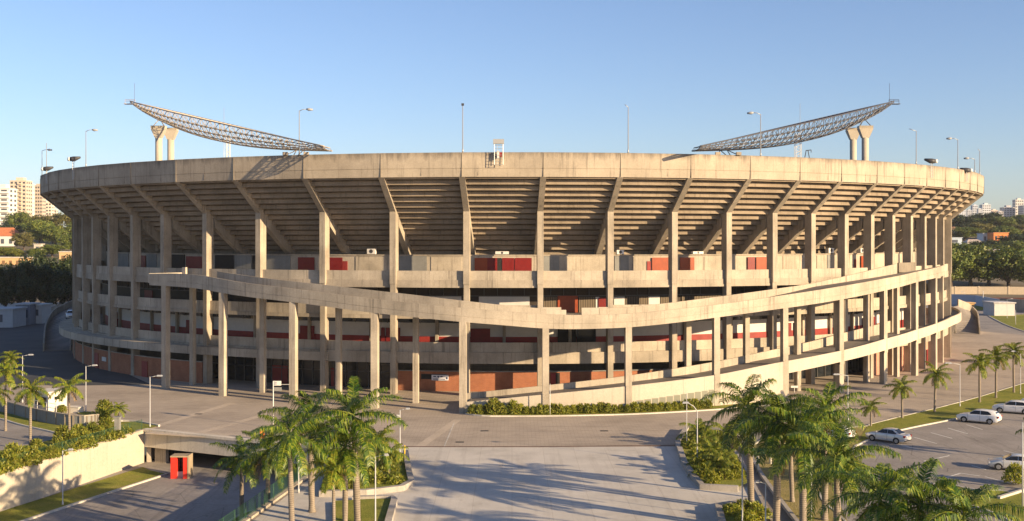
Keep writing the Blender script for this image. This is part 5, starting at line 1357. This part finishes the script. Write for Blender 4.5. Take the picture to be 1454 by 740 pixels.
# ================================================================== FAR BUILDINGS
def fac(name, wall, win, wx, wz, fx, fz, rough=.8):
    """rendered wall with window openings as deep as the paint on a far facade"""
    return plain(name, wall, rough, var=.08)
def tower(name, px0, px1, yt, d, yb, wallc, label, cat, group, rows, cols, dep=None, win=(.07, .075, .085), balcony=False, bal_c=None, roof=True):
    x0, x1 = (px0 - CXP) * d / F, (px1 - CXP) * d / F; z1 = HC - (yt - HOR) * d / F; zb = min(HC - (yb - HOR) * d / F, max(0, hill_z(x0, d))) - 2
    dep = dep or (x1 - x0) * .9
    t = tag(empty(name, ((x0 + x1) / 2, d, zb)), label, cat, group)
    wm_ = plain(name + "_wall", wallc, .8, var=.08); gm = plain(name + "_glass", win, .2, .5)
    MB().box(x0, x1, d, d + dep, zb, z1).build("wall", wm_, t)
    if roof:
        MB().box(x0 + (x1 - x0) * .3, x0 + (x1 - x0) * .75, d + dep * .2, d + dep * .7, z1, z1 + (x1 - x0) * .22).build("roof_tank", wm_, t)
        MB().box(x0 - .2, x1 + .2, d - .2, d + dep + .2, z1, z1 + .5).build("parapet", wm_, t)
    zg = max(zb + 3, HC - (yb - HOR) * d / F)
    cw, ch = (x1 - x0) / cols, (z1 - zg) / rows
    side = 1 if px0 < 727 else -1
    if rows * cols <= 96:
        for r_ in range(rows):
            for c in range(cols):
                if balcony and c in balcony:
                    m = MB().box(x0 + cw * c + .1, x0 + cw * (c + 1) - .1, d - 1.3, d - .002, zg + ch * r_ + .2, zg + ch * r_ + .45 + ch * .28)
                    m.build("balcony", plain(name + "_balcony", bal_c, .8) if bal_c else wm_, t)
                xa, xb = x0 + cw * (c + .22), x0 + cw * (c + .78); za, zb2 = zg + ch * (r_ + .3), zg + ch * (r_ + .78)
                MB().box(xa, xb, d - .12, d + .1, za, zb2).build("window", gm, t)
    m = MB(); n2 = max(2, int(dep / (cw * 1.2)))
    for r_ in range(rows):
        for c in range(n2):
            ya = d + dep * (c + .25) / n2; yb2 = d + dep * (c + .75) / n2; xs = x1 if side > 0 else x0
            m.box(xs - .1, xs + .1, ya, yb2, zg + ch * (r_ + .3), zg + ch * (r_ + .78))
    tag(m.build("side_windows", gm, t), kind="stuff")
    return t
LT = "apartment towers at far left"; RT = "towers on the right skyline"
tower("apartment_tower", -16, 13, 268, 880, 330, (.62, .60, .56), "white apartment block with long rounded balconies at the left edge", "apartment tower", LT, 9, 2, balcony=(0, 1), bal_c=(.72, .71, .68))
tower("apartment_tower", 14, 37, 257, 930, 335, (.54, .46, .36), "tall cream apartment tower left of the white slab", "apartment tower", LT, 14, 4, balcony=(2,), bal_c=(.55, .44, .32))
tower("apartment_tower", 37.3, 46, 262, 945, 335, (.64, .60, .53), "narrow blank white slab tower between two cream ones", "apartment tower", LT, 12, 1, win=(.5, .46, .4))
tower("apartment_tower", 46.3, 60, 264, 960, 335, (.46, .39, .31), "tan apartment tower partly hidden by the stadium rim", "apartment tower", LT, 14, 4)
tower("apartment_tower", 60.5, 73, 288, 990, 335, (.66, .58, .47), "lower cream tower just below the rim", "apartment tower", LT, 10, 3)
tower("apartment_tower", 73.5, 80, 298, 1010, 335, (.62, .57, .5), "lowest pale tower under the stadium rim at left", "apartment tower", LT, 8, 2)
rt = ((1359, 1372, 299, (.52, .55, .60), "leftmost pale tower of the right skyline beside the stadium"), (1373, 1380.5, 299, (.40, .42, .46), "grey blue tower second from the left on the right skyline"), (1381, 1388.5, 292, (.46, .49, .55), "narrow tall pale tower third from the left on the right skyline"), (1389, 1394.5, 297, (.50, .52, .56), "thin pale tower with a plain top on the right skyline"),
      (1395, 1407, 291, (.50, .52, .55), "broad pale tower with a dark roof house on the right skyline"), (1407.5, 1417, 299, (.60, .50, .44), "pinkish cream tower in the middle of the right skyline"), (1417.5, 1425, 301, (.40, .38, .38), "grey brown tower right of the pinkish one"), (1425.5, 1441, 295, (.42, .41, .42), "wide dull grey tower left of the tallest one"), (1442, 1453.5, 284, (.54, .52, .49), "tallest tower of the right skyline near the picture edge"), (1454, 1475, 292, (.50, .49, .48), "tower cut by the right picture edge on the skyline"))
for i, (a, b, yt, c, l) in enumerate(rt): tower("office_tower", a, b, yt, 1500 + 25 * (i % 3), 324, c, l, "tower", RT, 10, 4 if b - a > 9 else 3)
def house(px0, px1, yt, yb, d, wallc, roofc, label, cat="house", group=None, gable=True, dep=None, wins=3, win=(.08, .09, .11), name="house"):
    x0, x1 = (px0 - CXP) * d / F, (px1 - CXP) * d / F; z1 = HC - (yt - HOR) * d / F; z0 = HC - (yb - HOR) * d / F
    dep = dep or max(6, (x1 - x0) * .7); t = tag(empty(name, ((x0 + x1) / 2, d, z0)), label, cat, group)
    hw_ = z1 - z0; ze = z0 + hw_ * (.58 if gable else 1)
    MB().box(x0, x1, d, d + dep, z0 - 6, ze).build("wall", plain(name + "_wall", wallc, .8, var=.08), t)
    rm = plain(name + "_roof", roofc, .8, var=.2)
    if gable:
        o = .5; MB().add([(x0 - o, d - o, ze), (x1 + o, d - o, ze), (x1 + o, d + dep + o, ze), (x0 - o, d + dep + o, ze), (x0 + (x1 - x0) * .2, d + dep / 2, z1), (x1 - (x1 - x0) * .2, d + dep / 2, z1)], [(0, 1, 5, 4), (1, 2, 5), (2, 3, 4, 5), (3, 0, 4), (3, 2, 1, 0)]).build("roof", rm, t)
    else: MB().box(x0 - .3, x1 + .3, d - .3, d + dep + .3, ze, ze + .35).build("roof", rm, t)
    gm = plain(name + "_glass", win, .2, .5)
    for k in range(wins):
        xa = x0 + (x1 - x0) * (k + .3) / wins; xb = x0 + (x1 - x0) * (k + .7) / wins
        MB().box(xa, xb, d - .08, d + .05, z0 + (ze - z0) * .35, z0 + (ze - z0) * .75).build("window", gm, t)
    return t
house(-14, 21, 323, 352, 690, (.66, .63, .58), (.46, .16, .07), "white house with an orange tiled roof at the left edge", group="far houses")
house(-10, 40, 366, 382, 560, (.55, .36, .18), (.6, .55, .48), "long low ochre wall house with a pale roof at far left", "building", "far houses", False, 5, 5, (.20, .12, .06))
house(84, 106, 358, 378, 560, (.55, .38, .2), (.6, .56, .5), "low ochre building under the stadium at far left", "building", "far houses", False, 5, 2, (.2, .12, .06))
house(48, 58, 347, 360, 640, (.5, .45, .38), (.5, .46, .4), "small beige shed behind the round olive tree", "shed", "far houses", False, 5, 1)
house(1384, 1425, 371, 384, 500, (.55, .57, .6), (.5, .56, .62), "low white warehouse between the right trees", "warehouse", "far buildings at right", False, 14, 1, (.3, .3, .32))
house(1362, 1424, 355, 371, 540, (.30, .29, .28), (.30, .29, .28), "grey flat roofed building with roof clutter at right", "building", "far buildings at right", False, 14, 6)
house(1346, 1366, 338, 348, 640, (.42, .5, .58), (.4, .46, .52), "pale blue shed beside the right edge of the stadium", "shed", "far buildings at right", False, 12, 1)
house(1346, 1363, 322, 334, 760, (.62, .50, .33), (.35, .2, .13), "cream house with brown roof beside the stadium at right", "house", "far buildings at right", True, 9, 2)
house(1362, 1377, 326, 336, 770, (.5, .3, .22), (.36, .16, .1), "reddish house behind the cream one at right", "house", "far buildings at right", True, 9, 2)
house(1396, 1412, 332, 347, 690, (.58, .58, .58), (.5, .5, .52), "grey white house left of the orange one", "house", "far buildings at right", False, 9, 3)
house(1411, 1432, 331, 346, 680, (.60, .20, .06), (.55, .25, .12), "bright orange house among the right trees", "house", "far buildings at right", False, 9, 3)
house(1374, 1396, 340, 350, 670, (.6, .55, .5), (.5, .42, .36), "long pale house left of the grey white one", "house", "far buildings at right", True, 8, 4)
house(1440, 1462, 337, 349, 700, (.42, .42, .44), (.3, .3, .32), "grey house cut by the right edge among trees", "house", "far buildings at right", False, 8, 3)
# service buildings beside the stadium
house(-30, 18, 440, 467, 292, (.40, .42, .44), (.4, .42, .44), "pale blunt ended pavilion in the shade at the left edge", "building", "service buildings", False, 8, 1, name="pavilion")
house(22, 42, 433, 461, 302, (.20, .22, .26), (.4, .41, .42), "glazed booth with tall blue panes at far left", "building", "service buildings", False, 6, 2, (.03, .06, .10), name="glazed_booth")
house(42, 60, 434, 456, 306, (.50, .49, .47), (.5, .5, .48), "white cube shaped hut right of the glazed booth", "hut", "service buildings", False, 6, 1, name="hut")
def longwall(pts, h, mat, label, wid=.3, z=0.0, piers=None):
    t = tag(empty("boundary_wall", (*pts[0], z)), label, "wall"); MB().strip(pts, wid, z - 1, z + h).build("wall_face", mat, t)
    if piers:
        for a, b in zip(pts[:-1], pts[1:]):
            n = int(math.hypot(b[0] - a[0], b[1] - a[1]) / piers)
            for k in range(n): MB().obox((a[0] + (b[0] - a[0]) * k / n, a[1] + (b[1] - a[1]) * k / n), (1, 0), (0, 1), z - 1, z + h + .15, wid * .9, wid * .9).build("pier", mat, t)
    return t
longwall([G(52, 456), G(62, 457), G(88, 445), G(112, 440)], 3.2, M['conc'], "beige boundary wall behind the left flank ramp")
longwall([G(-60, 436), G(60, 437), G(104, 436)], 1.6, plain("pale_wall", (.5, .5, .48), .8), "long pale wall under the dark trees at left")
longwall([(100 + 60, 432), (178, 432), (200, 430)], 5.0, plain("beige_wall", (.40, .33, .24), .8, var=.1), "beige boundary wall with piers below the right trees", piers=8)
longwall([(150, 405), (176, 403), (210, 396)], 2.2, plain("maroon_wall", (.10, .03, .022), .8), "low dark maroon wall in front of the beige one")
longwall([G(1345, 432), G(1385, 434), G(1420, 441)], 3.6, plain("bluewhite_wall", (.42, .46, .52), .8), "pale blue ramp wall at right behind the stadium")
longwall([G(1420, 441), G(1447, 443), G(1500, 446)], 4.0, M['conc'], "grey beige wall right of the pale blue ramp wall")
house(1412, 1441, 431, 449, 337, (.52, .51, .49), (.5, .48, .46), "low white box building in the far right lawn", "building", "service buildings", False, 8, 0, name="box_building")
house(1372, 1384, 431, 441, 370, (.55, .34, .14), (.5, .33, .16), "small ochre box beside the right flank ramp", "hut", "service buildings", False, 4, 0, name="hut")

# ================================================================== FAR TREES
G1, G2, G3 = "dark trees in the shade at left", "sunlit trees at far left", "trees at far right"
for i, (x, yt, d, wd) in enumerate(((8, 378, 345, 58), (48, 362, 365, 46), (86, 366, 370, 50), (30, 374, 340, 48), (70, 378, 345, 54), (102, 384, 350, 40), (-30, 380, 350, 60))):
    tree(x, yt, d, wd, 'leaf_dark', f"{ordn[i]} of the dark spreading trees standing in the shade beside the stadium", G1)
for x, yt, d, wd, mt, l in ((34, 332, 660, 29, 'leaf_olive', "round olive tree right of the white house"), (56, 314, 690, 38, 'leaf_mid', "big dense green tree in the middle of the left hillside"), (28, 303, 760, 36, 'leaf_mid', "dark tree in front of the tall cream tower"), (62, 308, 740, 34, 'leaf_olive', "brownish tree behind the big dense green one"), (92, 305, 720, 38, 'leaf_olive', "tall grey green tree under the stadium rim"),
                       (6, 318, 740, 30, 'leaf_dark', "dark tree behind the white house roof"), (78, 322, 680, 30, 'leaf_mid', "leafy tree between the big green one and the grey green one"), (100, 335, 640, 28, 'leaf_mid', "bright tree beside the left columns of the stadium"), (112, 318, 700, 34, 'leaf_mid', "tree seen between the left columns"), (10, 352, 600, 34, 'leaf_hedge', "clipped bright hedge tree below the white house"), (-8, 352, 600, 34, 'leaf_hedge', "clipped bright hedge tree at the left edge"), (74, 348, 610, 36, 'leaf_mid', "low bright tree above the ochre wall"), (52, 354, 590, 26, 'leaf_mid', "lower bush like tree right of the ochre wall"), (24, 356, 590, 22, 'leaf_hedge', "small bright bush like tree above the ochre wall")):
    tree(x, yt, d, wd, mt, l, G2)
kindn = {'leaf_dark': "dark", 'leaf_mid': "green", 'leaf_olive': "olive"}
rows = (("nearest row behind the beige wall", 450, 356, 62, ('leaf_mid', 'leaf_mid', 'leaf_olive', 'leaf_mid'), (1350, 1378, 1404, 1432, 1460)), ("second row of trees above the beige wall", 500, 366, 44, ('leaf_dark', 'leaf_dark'), (1360, 1440, 1466)),
        ("row behind the low warehouse", 575, 346, 44, ('leaf_mid', 'leaf_mid', 'leaf_dark'), (1350, 1372, 1396, 1418, 1440, 1462)), ("dark row by the orange house", 630, 332, 40, ('leaf_dark', 'leaf_dark'), (1436, 1456)), ("upper row between the houses", 740, 322, 34, ('leaf_mid', 'leaf_olive', 'leaf_dark'), (1370, 1390, 1408, 1428, 1446)),
        ("row under the skyline towers", 820, 306, 38, ('leaf_dark', 'leaf_mid'), (1366, 1384, 1400, 1418, 1436, 1456)))
for nm, d, yt, wd, mts, pxs in rows:
    for i, x in enumerate(pxs):
        tree(x, yt + random.Random(x).uniform(-5, 5), d + (i % 3) * 8, wd * random.Random(x + 1).uniform(1.0, 1.35), mts[i % len(mts)], f"{ordn[i]} tree from the left in the {nm}", G3)
# ================================================================== AIR
hz = MB().box(-900, 900, -120, 1800, -5.0, 130).build("haze", None)
hm = bpy.data.materials.new("city_air"); hm.use_nodes = True; hm.node_tree.nodes.clear()
_o = hm.node_tree.nodes.new("ShaderNodeOutputMaterial"); _v = hm.node_tree.nodes.new("ShaderNodeVolumePrincipled")
_v.inputs["Color"].default_value = (0.80, 0.86, 0.95, 1); _v.inputs["Density"].default_value = 0.00006; _v.inputs["Anisotropy"].default_value = 0.0
hm.node_tree.links.new(_v.outputs[0], _o.inputs["Volume"]); hz.data.materials.append(hm); tag(hz, kind="stuff")
